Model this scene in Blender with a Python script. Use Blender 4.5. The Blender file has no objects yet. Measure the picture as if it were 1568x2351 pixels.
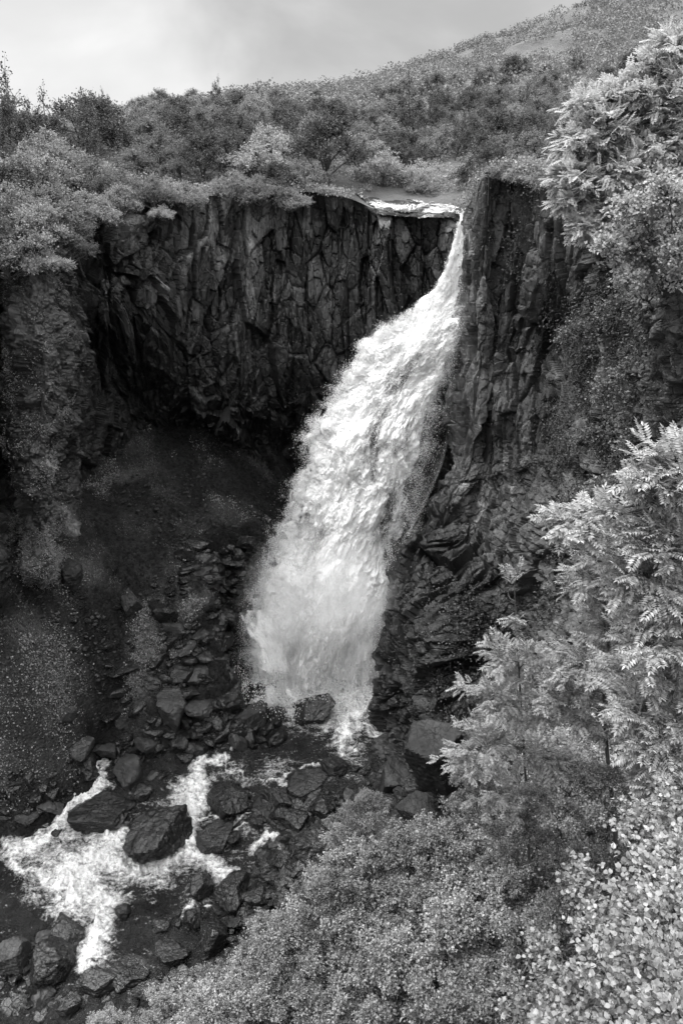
import bpy, math, random
import numpy as np

# ------------------------------------------------------------------ camera, world, sun, exposure
scene = bpy.context.scene
COL = scene.collection
PITCH = math.radians(25.0)
FOC = 1699.0                       # focal length in units of a 1568 x 2351 picture
cam_d = bpy.data.cameras.new("camera")
cam_d.sensor_fit = 'VERTICAL'
cam_d.sensor_height = 24.0
cam_d.lens = 24.0 * FOC / 2351.0
cam_d.clip_start = 0.05
cam_d.clip_end = 3000.0
cam = bpy.data.objects.new("camera", cam_d)
COL.objects.link(cam)
cam.location = (0, 0, 0)
cam.rotation_euler = (math.pi / 2 - PITCH, 0, 0)
scene.camera = cam

SUN_EL, SUN_AZ = math.radians(64), math.radians(-80)   # azimuth from +Y towards +X
world = bpy.data.worlds.new("World")
scene.world = world
world.use_nodes = True
NT = world.node_tree
for n in list(NT.nodes):
    NT.nodes.remove(n)
def wn(t, **k):
    n = NT.nodes.new(t)
    for a, b in k.items():
        setattr(n, a, b)
    return n
sky = wn('ShaderNodeTexSky', sky_type='NISHITA', sun_disc=False)
sky.sun_elevation = SUN_EL
sky.sun_rotation = SUN_AZ
bw = wn('ShaderNodeRGBToBW')
NT.links.new(sky.outputs[0], bw.inputs[0])
tc = wn('ShaderNodeTexCoord')
mp = wn('ShaderNodeMapping')
mp.inputs['Scale'].default_value = (1.0, 1.0, 2.4)
mp.inputs['Location'].default_value = (0.35, 0.2, 0.6)
NT.links.new(tc.outputs['Generated'], mp.inputs[0])
nz = wn('ShaderNodeTexNoise')
nz.inputs['Scale'].default_value = 3.2
nz.inputs['Detail'].default_value = 6
nz.inputs['Roughness'].default_value = 0.5
nz.inputs['Distortion'].default_value = 0.3
NT.links.new(mp.outputs[0], nz.inputs[0])
cr = wn('ShaderNodeMapRange', interpolation_type='SMOOTHSTEP')
cr.inputs[1].default_value = 0.33
cr.inputs[2].default_value = 0.68
cr.inputs[3].default_value = 0.19
cr.inputs[4].default_value = 0.28
NT.links.new(nz.outputs[0], cr.inputs[0])
# a thinner, brighter part of the cloud deck, high ahead and to the left
dot = wn('ShaderNodeVectorMath', operation='DOT_PRODUCT')
bd = np.array([-0.40, 1.0, 0.21]); bd /= np.linalg.norm(bd)
dot.inputs[1].default_value = tuple(bd)
nrm = wn('ShaderNodeVectorMath', operation='NORMALIZE')
NT.links.new(tc.outputs['Generated'], nrm.inputs[0])
wob = wn('ShaderNodeTexNoise'); wob.inputs['Scale'].default_value = 5.0; wob.inputs['Detail'].default_value = 5
NT.links.new(nrm.outputs[0], wob.inputs[0])
wm = wn('ShaderNodeVectorMath', operation='MULTIPLY_ADD')
wm.inputs[1].default_value = (0.2, 0.2, 0.2)
NT.links.new(wob.outputs['Color'], wm.inputs[0])
NT.links.new(nrm.outputs[0], wm.inputs[2])
wn2 = wn('ShaderNodeVectorMath', operation='SUBTRACT'); wn2.inputs[1].default_value = (.1, .1, .1)
NT.links.new(wm.outputs[0], wn2.inputs[0])
NT.links.new(wn2.outputs[0], dot.inputs[0])
br = wn('ShaderNodeMapRange', interpolation_type='SMOOTHSTEP')
br.inputs[1].default_value = 0.93
br.inputs[2].default_value = 1.0
br.inputs[3].default_value = 0.0
br.inputs[4].default_value = 0.11
NT.links.new(dot.outputs['Value'], br.inputs[0])
# overcast sky: brighter overhead
sep = wn('ShaderNodeSeparateXYZ'); NT.links.new(nrm.outputs[0], sep.inputs[0])
ov = wn('ShaderNodeMapRange'); ov.inputs[1].default_value = 0.22; ov.inputs[2].default_value = 0.9
ov.inputs[3].default_value = 0.0; ov.inputs[4].default_value = 1.75
NT.links.new(sep.outputs[2], ov.inputs[0])
a1 = wn('ShaderNodeMath', operation='ADD'); NT.links.new(cr.outputs[0], a1.inputs[0]); NT.links.new(br.outputs[0], a1.inputs[1])
a2 = wn('ShaderNodeMath', operation='ADD'); NT.links.new(a1.outputs[0], a2.inputs[0]); NT.links.new(ov.outputs[0], a2.inputs[1])
a3 = wn('ShaderNodeMath', operation='MULTIPLY_ADD'); a3.inputs[1].default_value = 0.004
NT.links.new(bw.outputs[0], a3.inputs[0]); NT.links.new(a2.outputs[0], a3.inputs[2])
a4 = wn('ShaderNodeMath', operation='MULTIPLY'); a4.inputs[1].default_value = 10.0
NT.links.new(a3.outputs[0], a4.inputs[0])
bg = wn('ShaderNodeBackground'); bg.inputs['Strength'].default_value = 0.1
NT.links.new(a4.outputs[0], bg.inputs['Color'])
wo = wn('ShaderNodeOutputWorld'); NT.links.new(bg.outputs[0], wo.inputs[0])

sun_d = bpy.data.lights.new("sun", 'SUN')
sun_d.energy = 2.0
sun_d.angle = math.radians(11)
sun_d.color = (1, 1, 1)
sun = bpy.data.objects.new("sun", sun_d)
COL.objects.link(sun)
sun.rotation_euler = (math.pi / 2 - SUN_EL, 0, math.pi - SUN_AZ)
scene.view_settings.view_transform = 'Standard'
scene.view_settings.look = 'None'
scene.view_settings.exposure = 1.35
scene.view_settings.gamma = 1.0
scene.cycles.max_bounces = 6
scene.cycles.diffuse_bounces = 3
scene.cycles.glossy_bounces = 2
scene.cycles.transmission_bounces = 4
scene.cycles.transparent_max_bounces = 16
scene.cycles.volume_bounces = 3
scene.cycles.volume_step_rate = 2.0
scene.cycles.volume_max_steps = 96
scene.cycles.use_adaptive_sampling = True
scene.cycles.adaptive_threshold = 0.02
scene.cycles.use_denoising = True
scene.cycles.caustics_reflective = False
scene.cycles.caustics_refractive = False

# ------------------------------------------------------------------ numeric helpers
CT, ST = math.cos(PITCH), math.sin(PITCH)
rng = np.random.default_rng(7)
def ray(px, py):
    dx = (px - 784.0) / FOC; dy = -(py - 1175.5) / FOC
    return np.array([dx, CT + dy * ST, -ST + dy * CT])
def P(px, py, Y):
    d = ray(px, py); return d * (Y / d[1])
def PZ(px, py, z):
    d = ray(px, py); return d * (z / d[2])
def proj(p):
    p = np.asarray(p, float)
    x, y, z = p[..., 0], p[..., 1], p[..., 2]
    dep = y * CT - z * ST
    up = y * ST + z * CT
    dep = np.where(np.abs(dep) < 1e-6, 1e-6, dep)
    return 784 + FOC * x / dep, 1175.5 - FOC * up / dep, dep

def _h(ix, iy, iz, seed):
    with np.errstate(over='ignore'):
        n = (ix.astype(np.int64) * 374761393 + iy.astype(np.int64) * 668265263 + iz.astype(np.int64) * 2147483647 + seed * 144269504) & 0xffffffff
        n = ((n ^ (n >> 13)) * 1274126177) & 0xffffffff
        n = ((n ^ (n >> 16)) * 2246822519) & 0xffffffff
        n = n ^ (n >> 15)
    return (n & 0xffffff) / float(0xffffff)
def vnoise(x, y, z=None, seed=0):
    if z is None: z = np.zeros_like(x)
    ix, iy, iz = np.floor(x), np.floor(y), np.floor(z)
    fx, fy, fz = x - ix, y - iy, z - iz
    fx = fx * fx * fx * (fx * (fx * 6 - 15) + 10); fy = fy * fy * fy * (fy * (fy * 6 - 15) + 10); fz = fz * fz * (3 - 2 * fz)
    r = 0
    for a in (0, 1):
        for b in (0, 1):
            for c in (0, 1):
                w = (fx if a else 1 - fx) * (fy if b else 1 - fy) * (fz if c else 1 - fz)
                r = r + w * _h(ix + a, iy + b, iz + c, seed)
    return r * 2 - 1
def fbm(x, y, z=None, oct=4, seed=0, gain=0.5):
    s, a, f = 0, 1.0, 1.0
    for o in range(oct):
        s = s + a * vnoise(x * f + 13.7 * o, y * f - 7.1 * o, None if z is None else z * f, seed + o)
        a *= gain; f *= 2.03
    return s
def voronoi(u, v, seed=0, jit=0.9):
    iu, iv = np.floor(u), np.floor(v)
    d1 = np.full(u.shape, 9.0); d2 = np.full(u.shape, 9.0)
    cu = np.zeros_like(u); cv = np.zeros_like(u); r1 = np.zeros_like(u); r2 = np.zeros_like(u); r3 = np.zeros_like(u)
    zz = np.zeros_like(u)
    for a in (-1, 0, 1):
        for b in (-1, 0, 1):
            jx, jy = iu + a, iv + b
            px = jx + 0.5 + jit * (_h(jx, jy, zz, seed) - .5); py = jy + 0.5 + jit * (_h(jx, jy, zz + 1, seed) - .5)
            d = np.hypot(u - px, v - py)
            c = d < d1
            d2 = np.where(c, d1, np.minimum(d2, d))
            d1 = np.where(c, d, d1)
            cu = np.where(c, u - px, cu); cv = np.where(c, v - py, cv)
            r1 = np.where(c, _h(jx, jy, zz + 2, seed), r1); r2 = np.where(c, _h(jx, jy, zz + 3, seed), r2); r3 = np.where(c, _h(jx, jy, zz + 4, seed), r3)
    return d1, d2, cu, cv, r1, r2, r3
def facets(u, v, seed, tilt=0.5, crack=0.12):
    """broken rock: every cell has its own height and tilt, a crack runs between cells"""
    d1, d2, cu, cv, r1, r2, r3 = voronoi(u, v, seed)
    e = d2 - d1
    return (r1 - .5) + tilt * ((r2 - .5) * 2 * cu + (r3 - .5) * 2 * cv) - crack * np.exp(-(e / 0.07) ** 2)
def catmull(Pn, t):
    n = Pn.shape[0]
    i = np.clip(np.floor(t).astype(int), 0, n - 2); f = (t - i)
    f = f.reshape((-1,) + (1,) * (Pn.ndim - 1))
    p0 = Pn[np.clip(i - 1, 0, n - 1)]; p1 = Pn[i]; p2 = Pn[i + 1]; p3 = Pn[np.clip(i + 2, 0, n - 1)]
    k = 0.42
    m1 = k * (p2 - p0); m2 = k * (p3 - p1)
    f2, f3 = f * f, f * f * f
    return (2 * f3 - 3 * f2 + 1) * p1 + (f3 - 2 * f2 + f) * m1 + (-2 * f3 + 3 * f2) * p2 + (f3 - f2) * m2
def seg_params(lens, n):
    c = np.concatenate([[0], np.cumsum(lens)]); c = c / c[-1]
    return np.interp(np.linspace(0, 1, n), c, np.arange(len(c))), c
def patch(ctrl, nu, nv):
    """ctrl: columns x rows x 3 -> dense grid with even spacing"""
    ctrl = np.asarray(ctrl, float)
    lu = np.linalg.norm(np.diff(ctrl, axis=0), axis=2).mean(1)
    lv = np.linalg.norm(np.diff(ctrl, axis=1), axis=2).mean(0)
    tu, _ = seg_params(lu, nu); tv, _ = seg_params(lv, nv)
    g = catmull(ctrl, tu)
    g = np.swapaxes(catmull(np.swapaxes(g, 0, 1), tv), 0, 1)
    U = np.linspace(0, lu.sum(), nu)[:, None] + np.zeros((nu, nv))
    V = np.linspace(0, lv.sum(), nv)[None, :] + np.zeros((nu, nv))
    return g, U, V
def gnormal(g):
    a = np.gradient(g, axis=0); b = np.gradient(g, axis=1)
    n = np.cross(a, b); n /= np.maximum(np.linalg.norm(n, axis=2, keepdims=True), 1e-9)
    return n
class RBF:
    """linear-kernel interpolation of scattered heights"""
    def __init__(s, pts, lin=True):
        pts = np.asarray(pts, float); s.c = pts[:, :2]
        n = len(pts); D = np.linalg.norm(s.c[:, None] - s.c[None], axis=2)
        A = np.zeros((n + 3, n + 3)); A[:n, :n] = D + np.eye(n) * 1e-6
        A[:n, n] = 1; A[:n, n + 1:] = s.c; A[n, :n] = 1; A[n + 1:, :n] = s.c.T
        b = np.zeros(n + 3); b[:n] = pts[:, 2]
        s.w = np.linalg.lstsq(A, b, rcond=None)[0]
    def __call__(s, x, y):
        x = np.asarray(x, float); y = np.asarray(y, float)
        o = s.w[-3] + s.w[-2] * x + s.w[-1] * y
        for (cx, cy), w in zip(s.c, s.w[:-3]):
            o = o + w * np.sqrt((x - cx) ** 2 + (y - cy) ** 2 + 0.15)
        return o

# ------------------------------------------------------------------ mesh and object helpers
def make_mesh(name, V, F, smooth=True, mats=None, attrs=None):
    V = np.asarray(V, np.float32); F = np.asarray(F, np.int32)
    me = bpy.data.meshes.new(name)
    k = F.shape[1]
    me.vertices.add(len(V)); me.vertices.foreach_set('co', V.ravel())
    me.loops.add(F.size); me.loops.foreach_set('vertex_index', F.ravel())
    me.polygons.add(len(F))
    me.polygons.foreach_set('loop_start', np.arange(0, F.size, k, dtype=np.int32))
    me.polygons.foreach_set('use_smooth', np.full(len(F), smooth, dtype=bool))
    if attrs:
        for an, arr in attrs.items():
            arr = np.asarray(arr, np.float32)
            if arr.ndim == 1:
                at = me.attributes.new(an, 'FLOAT', 'POINT'); at.data.foreach_set('value', arr)
            else:
                at = me.attributes.new(an, 'FLOAT_VECTOR', 'POINT'); at.data.foreach_set('vector', arr.ravel())
    me.update(calc_edges=True)
    for m in (mats or []): me.materials.append(m)
    return me
def gridF(nu, nv):
    i = np.arange((nu - 1) * nv).reshape(nu - 1, nv)[:, :-1].ravel()
    return np.stack([i, i + 1, i + nv + 1, i + nv], 1)
def link(name, me, parent=None, loc=None, rot=None, scale=None):
    o = bpy.data.objects.new(name, me); COL.objects.link(o)
    if parent is not None: o.parent = parent
    if loc is not None: o.location = loc
    if rot is not None: o.rotation_euler = rot
    if scale is not None: o.scale = scale if hasattr(scale, '__len__') else (scale,) * 3
    return o
def tag(o, label=None, cat=None, group=None, kind=None):
    if label: o['label'] = label
    if cat: o['category'] = cat
    if group: o['group'] = group
    if kind: o['kind'] = kind
    return o

# ------------------------------------------------------------------ materials
class MatB:
    def __init__(s, name):
        s.m = bpy.data.materials.new(name); s.m.use_nodes = True
        s.t = s.m.node_tree; s.t.nodes.clear()
        s.out = s.n('ShaderNodeOutputMaterial')
    def n(s, ty, ins=None, **k):
        x = s.t.nodes.new(ty)
        for a, b in k.items(): setattr(x, a, b)
        for a, b in (ins or {}).items():
            if isinstance(b, bpy.types.NodeSocket): s.t.links.new(b, x.inputs[a])
            else: x.inputs[a].default_value = b
        return x
    def math(s, op, a, b=0.0, c=0.0, clamp=False):
        return s.n('ShaderNodeMath', {0: a, 1: b, 2: c}, operation=op, use_clamp=clamp).outputs[0]
    def noise(s, vec, scale, detail=4, rough=.5, dist=0.0):
        return s.n('ShaderNodeTexNoise', {'Vector': vec, 'Scale': scale, 'Detail': detail, 'Roughness': rough, 'Distortion': dist}).outputs[0]
    def ramp(s, f, a, b, lo, hi, smooth=False):
        return s.n('ShaderNodeMapRange', {0: f, 1: a, 2: b, 3: lo, 4: hi}, interpolation_type='SMOOTHSTEP' if smooth else 'LINEAR').outputs[0]
    def pos(s): return s.n('ShaderNodeNewGeometry').outputs['Position']
    def obj(s): return s.n('ShaderNodeTexCoord').outputs['Object']
    def attr(s, name, vec=False):
        a = s.n('ShaderNodeAttribute', attribute_name=name)
        return a.outputs['Vector'] if vec else a.outputs['Fac']
    def scaled(s, vec, sc): return s.n('ShaderNodeMapping', {0: vec, 'Scale': sc}).outputs[0]
    def gray(s, v):
        return s.n('ShaderNodeCombineColor', {0: v, 1: v, 2: v}).outputs[0]
    def bump(s, h, strength=.5, dist=.05):
        return s.n('ShaderNodeBump', {'Height': h, 'Strength': strength, 'Distance': dist}).outputs[0]
    def done(s, sh, vol=None):
        s.t.links.new(sh, s.out.inputs['Surface']); return s.m

def rock_material(name, lo, hi, rough=.55, scale=1.0, streaks=True, moss=0.0, pale=0.0, tone=False):
    b = MatB(name); p = b.pos()
    big = b.noise(p, .55 * scale, 5, .6)
    st = b.noise(b.scaled(p, (2.2, 2.2, .35)), 1.1 * scale, 6, .62)
    fine = b.noise(p, 9 * scale, 8, .7)
    v = b.math('ADD', b.math('MULTIPLY', big, .45), b.math('MULTIPLY', st if streaks else big, .35))
    v = b.math('ADD', v, b.math('MULTIPLY', fine, .2))
    c = b.ramp(v, .34, .66, lo, hi)
    if pale > 0:      # bare weathered plates
        pm = b.ramp(b.noise(b.scaled(p, (1, 1, .45)), .9, 3, .5), .60, .70, 0, 1)
        c = b.math('ADD', c, b.math('MULTIPLY', b.math('MULTIPLY', pm, b.ramp(fine, .3, .7, .4, 1)), pale))
    if moss > 0:
        mm = b.ramp(b.noise(p, 1.6, 6, .65), .5, .62, 0, 1)
        mo = b.math('MULTIPLY', mm, b.ramp(b.noise(p, 24, 4, .7), .35, .7, .2 * moss, moss))
        c = b.math('ADD', c, mo)
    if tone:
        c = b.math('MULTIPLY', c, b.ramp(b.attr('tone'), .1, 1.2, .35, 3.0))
    crack = b.n('ShaderNodeTexVoronoi', {'Vector': b.scaled(p, (1, 1, .5)), 'Scale': 2.6 * scale}, feature='DISTANCE_TO_EDGE').outputs[0]
    ck = b.ramp(crack, 0, .045, 0, 1)
    c = b.math('MULTIPLY', c, b.ramp(ck, 0, 1, .45, 1))
    h = b.math('ADD', b.math('MULTIPLY', fine, .6), b.math('MULTIPLY', ck, .35))
    h = b.math('ADD', h, b.math('MULTIPLY', b.noise(p, 38 * scale, 4, .7), .25))
    bs = b.n('ShaderNodeBsdfPrincipled', {'Base Color': b.gray(c), 'Roughness': b.ramp(big, .35, .65, rough + .15, rough - .10), 'Specular IOR Level': .4, 'Normal': b.bump(h, .5, .07)})
    return b.done(bs.outputs[0])
M = {}
M['cliff'] = rock_material('basalt cliff rock', .0035, .027, .5, pale=.05, tone=True)
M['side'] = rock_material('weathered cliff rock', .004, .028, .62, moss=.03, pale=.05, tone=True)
M['boulder'] = rock_material('wet boulder rock', .004, .022, .24, 1.6, streaks=False)
M['dryboulder'] = rock_material('dry boulder rock', .010, .05, .6, 1.6, streaks=False)
M['mossrock'] = rock_material('mossy boulder rock', .002, .011, .7, moss=.014)
def soil_material():
    b = MatB('scree and soil'); p = b.pos()
    g = b.n('ShaderNodeTexVoronoi', {'Vector': p, 'Scale': 9.0, 'Randomness': 1.0}, feature='F1')
    cell = b.n('ShaderNodeRGBToBW', {0: g.outputs['Color']}).outputs[0]
    c = b.math('MULTIPLY', b.ramp(cell, .2, .8, .003, .019), b.ramp(b.noise(p, .5, 5, .6), .35, .65, .6, 1.3))
    gr = b.attr('grassy')
    tuft = b.math('MULTIPLY', gr, b.ramp(b.noise(p, 7, 6, .7), .35, .7, .02, .11))
    c = b.math('ADD', c, tuft)
    h = b.math('ADD', b.math('MULTIPLY', g.outputs['Distance'], -1), b.noise(p, 20, 5, .7))
    bs = b.n('ShaderNodeBsdfPrincipled', {'Base Color': b.gray(c), 'Roughness': .9, 'Specular IOR Level': .2, 'Normal': b.bump(h, .9, .08)})
    return b.done(bs.outputs[0])
M['soil'] = soil_material()
def leaf_material(name, lo, hi, trans=.35, patch=.25):
    b = MatB(name)
    ge = b.n('ShaderNodeNewGeometry')
    r = ge.outputs['Random Per Island']
    oi = b.n('ShaderNodeObjectInfo').outputs['Random']
    big = b.noise(b.obj(), 1.1, 2, .5)
    v = b.math('ADD', b.math('MULTIPLY', r, .6), b.math('MULTIPLY', big, .4))
    c = b.ramp(v, .1, .85, lo, hi)
    c = b.math('MULTIPLY', c, b.ramp(oi, 0, 1, 1 - patch, 1 + patch))
    g = b.gray(c)
    d = b.n('ShaderNodeBsdfPrincipled', {'Base Color': g, 'Roughness': .5, 'Specular IOR Level': .35})
    tr = b.n('ShaderNodeBsdfTranslucent', {'Color': g})
    mx = b.n('ShaderNodeMixShader', {0: trans, 1: d.outputs[0], 2: tr.outputs[0]})
    return b.done(mx.outputs[0])
M['leaf_plateau'] = leaf_material('plateau birch leaves', .075, .27, .35, .42)
M['leaf_dark'] = leaf_material('dark birch leaves', .03, .12, .3, .2)
M['leaf_pale'] = leaf_material('pale willow leaves', .18, .42, .35, .15)
M['leaf_birch'] = leaf_material('birch leaves', .07, .38, .4, .4)
M['leaf_rowan'] = leaf_material('rowan leaves', .12, .46, .4, .12)
M['leaf_rowan_pale'] = leaf_material('pale rowan leaves', .26, .58, .4, .05)
M['leaf_rowan_mid'] = leaf_material('shaded rowan leaves', .08, .36, .4, .1)
M['leaf_round'] = leaf_material('round willow leaves', .08, .34, .35, .1)
M['leaf_birch_light'] = leaf_material('bright birch leaves', .18, .52, .4, .05)
M['leaf_ivy'] = leaf_material('hanging plant leaves', .015, .09, .3, .3)
M['tuft'] = leaf_material('moss and grass tufts', .02, .11, .2, .1)
M['tuft_pale'] = leaf_material('pale herbs', .10, .28, .25, .1)
M['tuft_mid'] = leaf_material('short grass', .07, .22, .2, .1)
M['leaf_shrub'] = leaf_material('cliff shrub leaves', .05, .20, .3, .3)
M['hillscrub'] = leaf_material('hillside scrub leaves', .09, .2, .3, .1)
def bark_material(name, lo, hi):
    b = MatB(name); p = b.obj()
    c = b.ramp(b.noise(b.scaled(p, (3, 3, .8)), 12, 5, .7), .3, .7, lo, hi)
    bs = b.n('ShaderNodeBsdfPrincipled', {'Base Color': b.gray(c), 'Roughness': .85, 'Normal': b.bump(b.noise(p, 40, 4), .5, .01)})
    return b.done(bs.outputs[0])
M['bark'] = bark_material('dark bark', .02, .09)
M['bark_pale'] = bark_material('pale bark', .12, .4)
def hill_material():
    b = MatB('hillside ground'); p = b.pos()
    c = b.ramp(b.noise(p, .25, 8, .65), .3, .7, .03, .09)
    bs = b.n('ShaderNodeBsdfPrincipled', {'Base Color': b.gray(c), 'Roughness': .95, 'Normal': b.bump(b.noise(p, 1.5, 6, .7), 1, .4)})
    return b.done(bs.outputs[0])
M['hill'] = hill_material()
def river_material():
    b = MatB('river water'); p = b.pos(); f = b.attr('foam')
    fl = b.n('ShaderNodeMapping', {0: p, 'Rotation': (0, 0, math.radians(-50)), 'Scale': (.38, 1.0, 1.0)}).outputs[0]
    streak = b.noise(fl, 3.4, 9, .74, 1.0)
    fi = b.noise(p, 9, 6, .7, .6)
    s = b.math('ADD', b.math('MULTIPLY', streak, .6), b.math('MULTIPLY', fi, .4))
    a = b.math('ADD', f, b.math('MULTIPLY', b.math('SUBTRACT', s, .5), 2.6))
    k = b.ramp(a, .36, .98, 0, 1)
    wat = b.n('ShaderNodeBsdfPrincipled', {'Base Color': b.gray(b.ramp(b.noise(p, .8, 4), .3, .7, .008, .028)), 'Roughness': .16, 'IOR': 1.33,
        'Normal': b.bump(b.math('ADD', b.noise(p, 5, 5, .6, .8), b.math('MULTIPLY', b.noise(p, 16, 4, .6), .5)), 1.0, .22)})
    fo = b.n('ShaderNodeBsdfPrincipled', {'Base Color': b.gray(b.ramp(b.math('ADD', s, b.math('MULTIPLY', f, .12)), .42, .70, .30, .92)), 'Roughness': .7, 'Specular IOR Level': .2,
        'Normal': b.bump(s, .9, .25)})
    mx = b.n('ShaderNodeMixShader', {0: k, 1: wat.outputs[0], 2: fo.outputs[0]})
    return b.done(mx.outputs[0])
M['river'] = river_material()
def fall_material(name, lo, hi, bias, contrast, bright=.92, tint=.6):
    """airborne white water: opaque where the density is high, torn open where it is low"""
    b = MatB(name); f = b.attr('flowc', True); d = b.attr('thick')
    n1 = b.noise(b.scaled(f, (1.0, .30, 1.0)), 1.0, 5, .62, .7)
    n2 = b.noise(b.scaled(f, (1.0, .26, 1.0)), 5.5, 7, .72, .6)
    n3 = b.noise(b.scaled(f, (1.0, .6, 1.0)), 22, 4, .8)
    s = b.math('ADD', b.math('MULTIPLY', n1, .5), b.math('MULTIPLY', n2, .26))
    s = b.math('ADD', s, b.math('MULTIPLY', n3, .24))
    a = b.math('ADD', b.math('ADD', d, bias), b.math('MULTIPLY', b.math('SUBTRACT', s, .5), contrast))
    al = b.ramp(a, lo, hi, 0, 1, True)
    col = b.gray(b.ramp(b.math('ADD', b.math('MULTIPLY', n2, .6), b.math('MULTIPLY', n3, .4)), .32, .66, tint, bright))
    df = b.n('ShaderNodeBsdfDiffuse', {'Color': col, 'Normal': b.bump(b.math('ADD', n2, b.math('MULTIPLY', n3, .3)), .3, .12)})
    tr = b.n('ShaderNodeBsdfTranslucent', {'Color': col})
    m1 = b.n('ShaderNodeMixShader', {0: .38, 1: df.outputs[0], 2: tr.outputs[0]})
    mx = b.n('ShaderNodeMixShader', {0: al, 1: b.n('ShaderNodeBsdfTransparent').outputs[0], 2: m1.outputs[0]})
    return b.done(mx.outputs[0])
M['fall_core'] = fall_material('falling water core', .32, .72, .0, 1.7, .92, .68)
M['fall_layer'] = fall_material('falling water veil layer', .45, .95, -.12, 2.5, .94, .74)
M['veil'] = fall_material('thin water veil', .2, 1.3, -.05, .8, .8, .55)
def drop_material():
    b = MatB('water drops')
    d = b.n('ShaderNodeBsdfDiffuse', {'Color': (.9, .9, .9, 1)}); t = b.n('ShaderNodeBsdfTranslucent', {'Color': (.9, .9, .9, 1)})
    return b.done(b.n('ShaderNodeMixShader', {0: .45, 1: d.outputs[0], 2: t.outputs[0]}).outputs[0])
M['drops'] = drop_material()

# ------------------------------------------------------------------ the cliffs (control points: picture x, picture y, distance)
def col(*rows): return [P(*r) for r in rows]
back_cols = [
    col((-260, 640, 22), (-260, 760, 22), (-260, 900, 22), (-260, 1100, 22), (-260, 1330, 21), (-260, 1600, 20)),
    col((-60, 600, 27), (-60, 720, 27), (-60, 860, 27.5), (-60, 1000, 28), (-60, 1200, 27.5), (-60, 1500, 25)),
    col((20, 590, 32), (0, 720, 33.5), (12, 860, 34), (6, 1000, 33), (60, 1200, 31), (60, 1400, 29)),
    col((60, 560, 28.8), (28, 720, 28.4), (45, 860, 28), (22, 1000, 28), (80, 1180, 27.6), (70, 1330, 28)),
    col((108, 560, 28.4), (104, 720, 28.0), (124, 860, 27.6), (114, 1000, 27.6), (108, 1180, 27.8), (124, 1330, 28)),
    col((150, 530, 31.4), (150, 680, 31.6), (162, 820, 31.6), (150, 960, 32), (142, 1100, 32), (155, 1300, 31)),
    col((190, 500, 34), (205, 640, 34.5), (205, 760, 36), (200, 900, 37), (200, 1060, 37), (210, 1240, 36)),
    col((250, 475, 35.4), (245, 580, 35.2), (250, 690, 35.2), (262, 820, 38), (262, 980, 38.6), (262, 1180, 37.5)),
    col((350, 462, 37.6), (340, 580, 37.2), (335, 720, 37), (340, 850, 39.6), (340, 980, 40.2), (350, 1140, 39)),
    col((450, 452, 39.6), (440, 600, 39), (430, 790, 38.6), (430, 905, 38.8), (440, 1010, 41.4), (450, 1130, 40.8)),
    col((560, 445, 41.2), (560, 600, 40.6), (560, 790, 40), (555, 930, 40), (560, 1030, 42), (570, 1160, 42)),
    col((700, 440, 42.4), (700, 600, 41.8), (700, 790, 41.3), (700, 920, 41.5), (700, 1080, 43), (700, 1260, 42.5)),
    col((800, 455, 42.4), (800, 600, 41.9), (800, 790, 41.6), (800, 930, 41.8), (800, 1130, 43), (800, 1380, 41.5)),
    col((870, 482, 41.8), (870, 600, 41.5), (880, 790, 41.2), (880, 960, 41.6), (880, 1180, 42), (880, 1480, 40)),
    col((970, 488, 41.4), (970, 600, 41.2), (980, 790, 41), (980, 960, 41.4), (980, 1200, 41.5), (980, 1500, 39.5)),
    col((1060, 492, 41.0), (1060, 600, 40.8), (1070, 790, 40.8), (1070, 960, 41), (1060, 1200, 40.5), (1050, 1500, 38.5)),
    col((1130, 478, 42.5), (1140, 600, 42), (1150, 790, 42), (1150, 960, 42), (1150, 1200, 41.5), (1150, 1500, 39.5)),
]
for c_ in back_cols[7:15]:
    for k_ in (4, 5): c_[k_] = c_[k_] * np.array([1, 1, 1]) + np.array([0, 1.3, 0])
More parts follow.
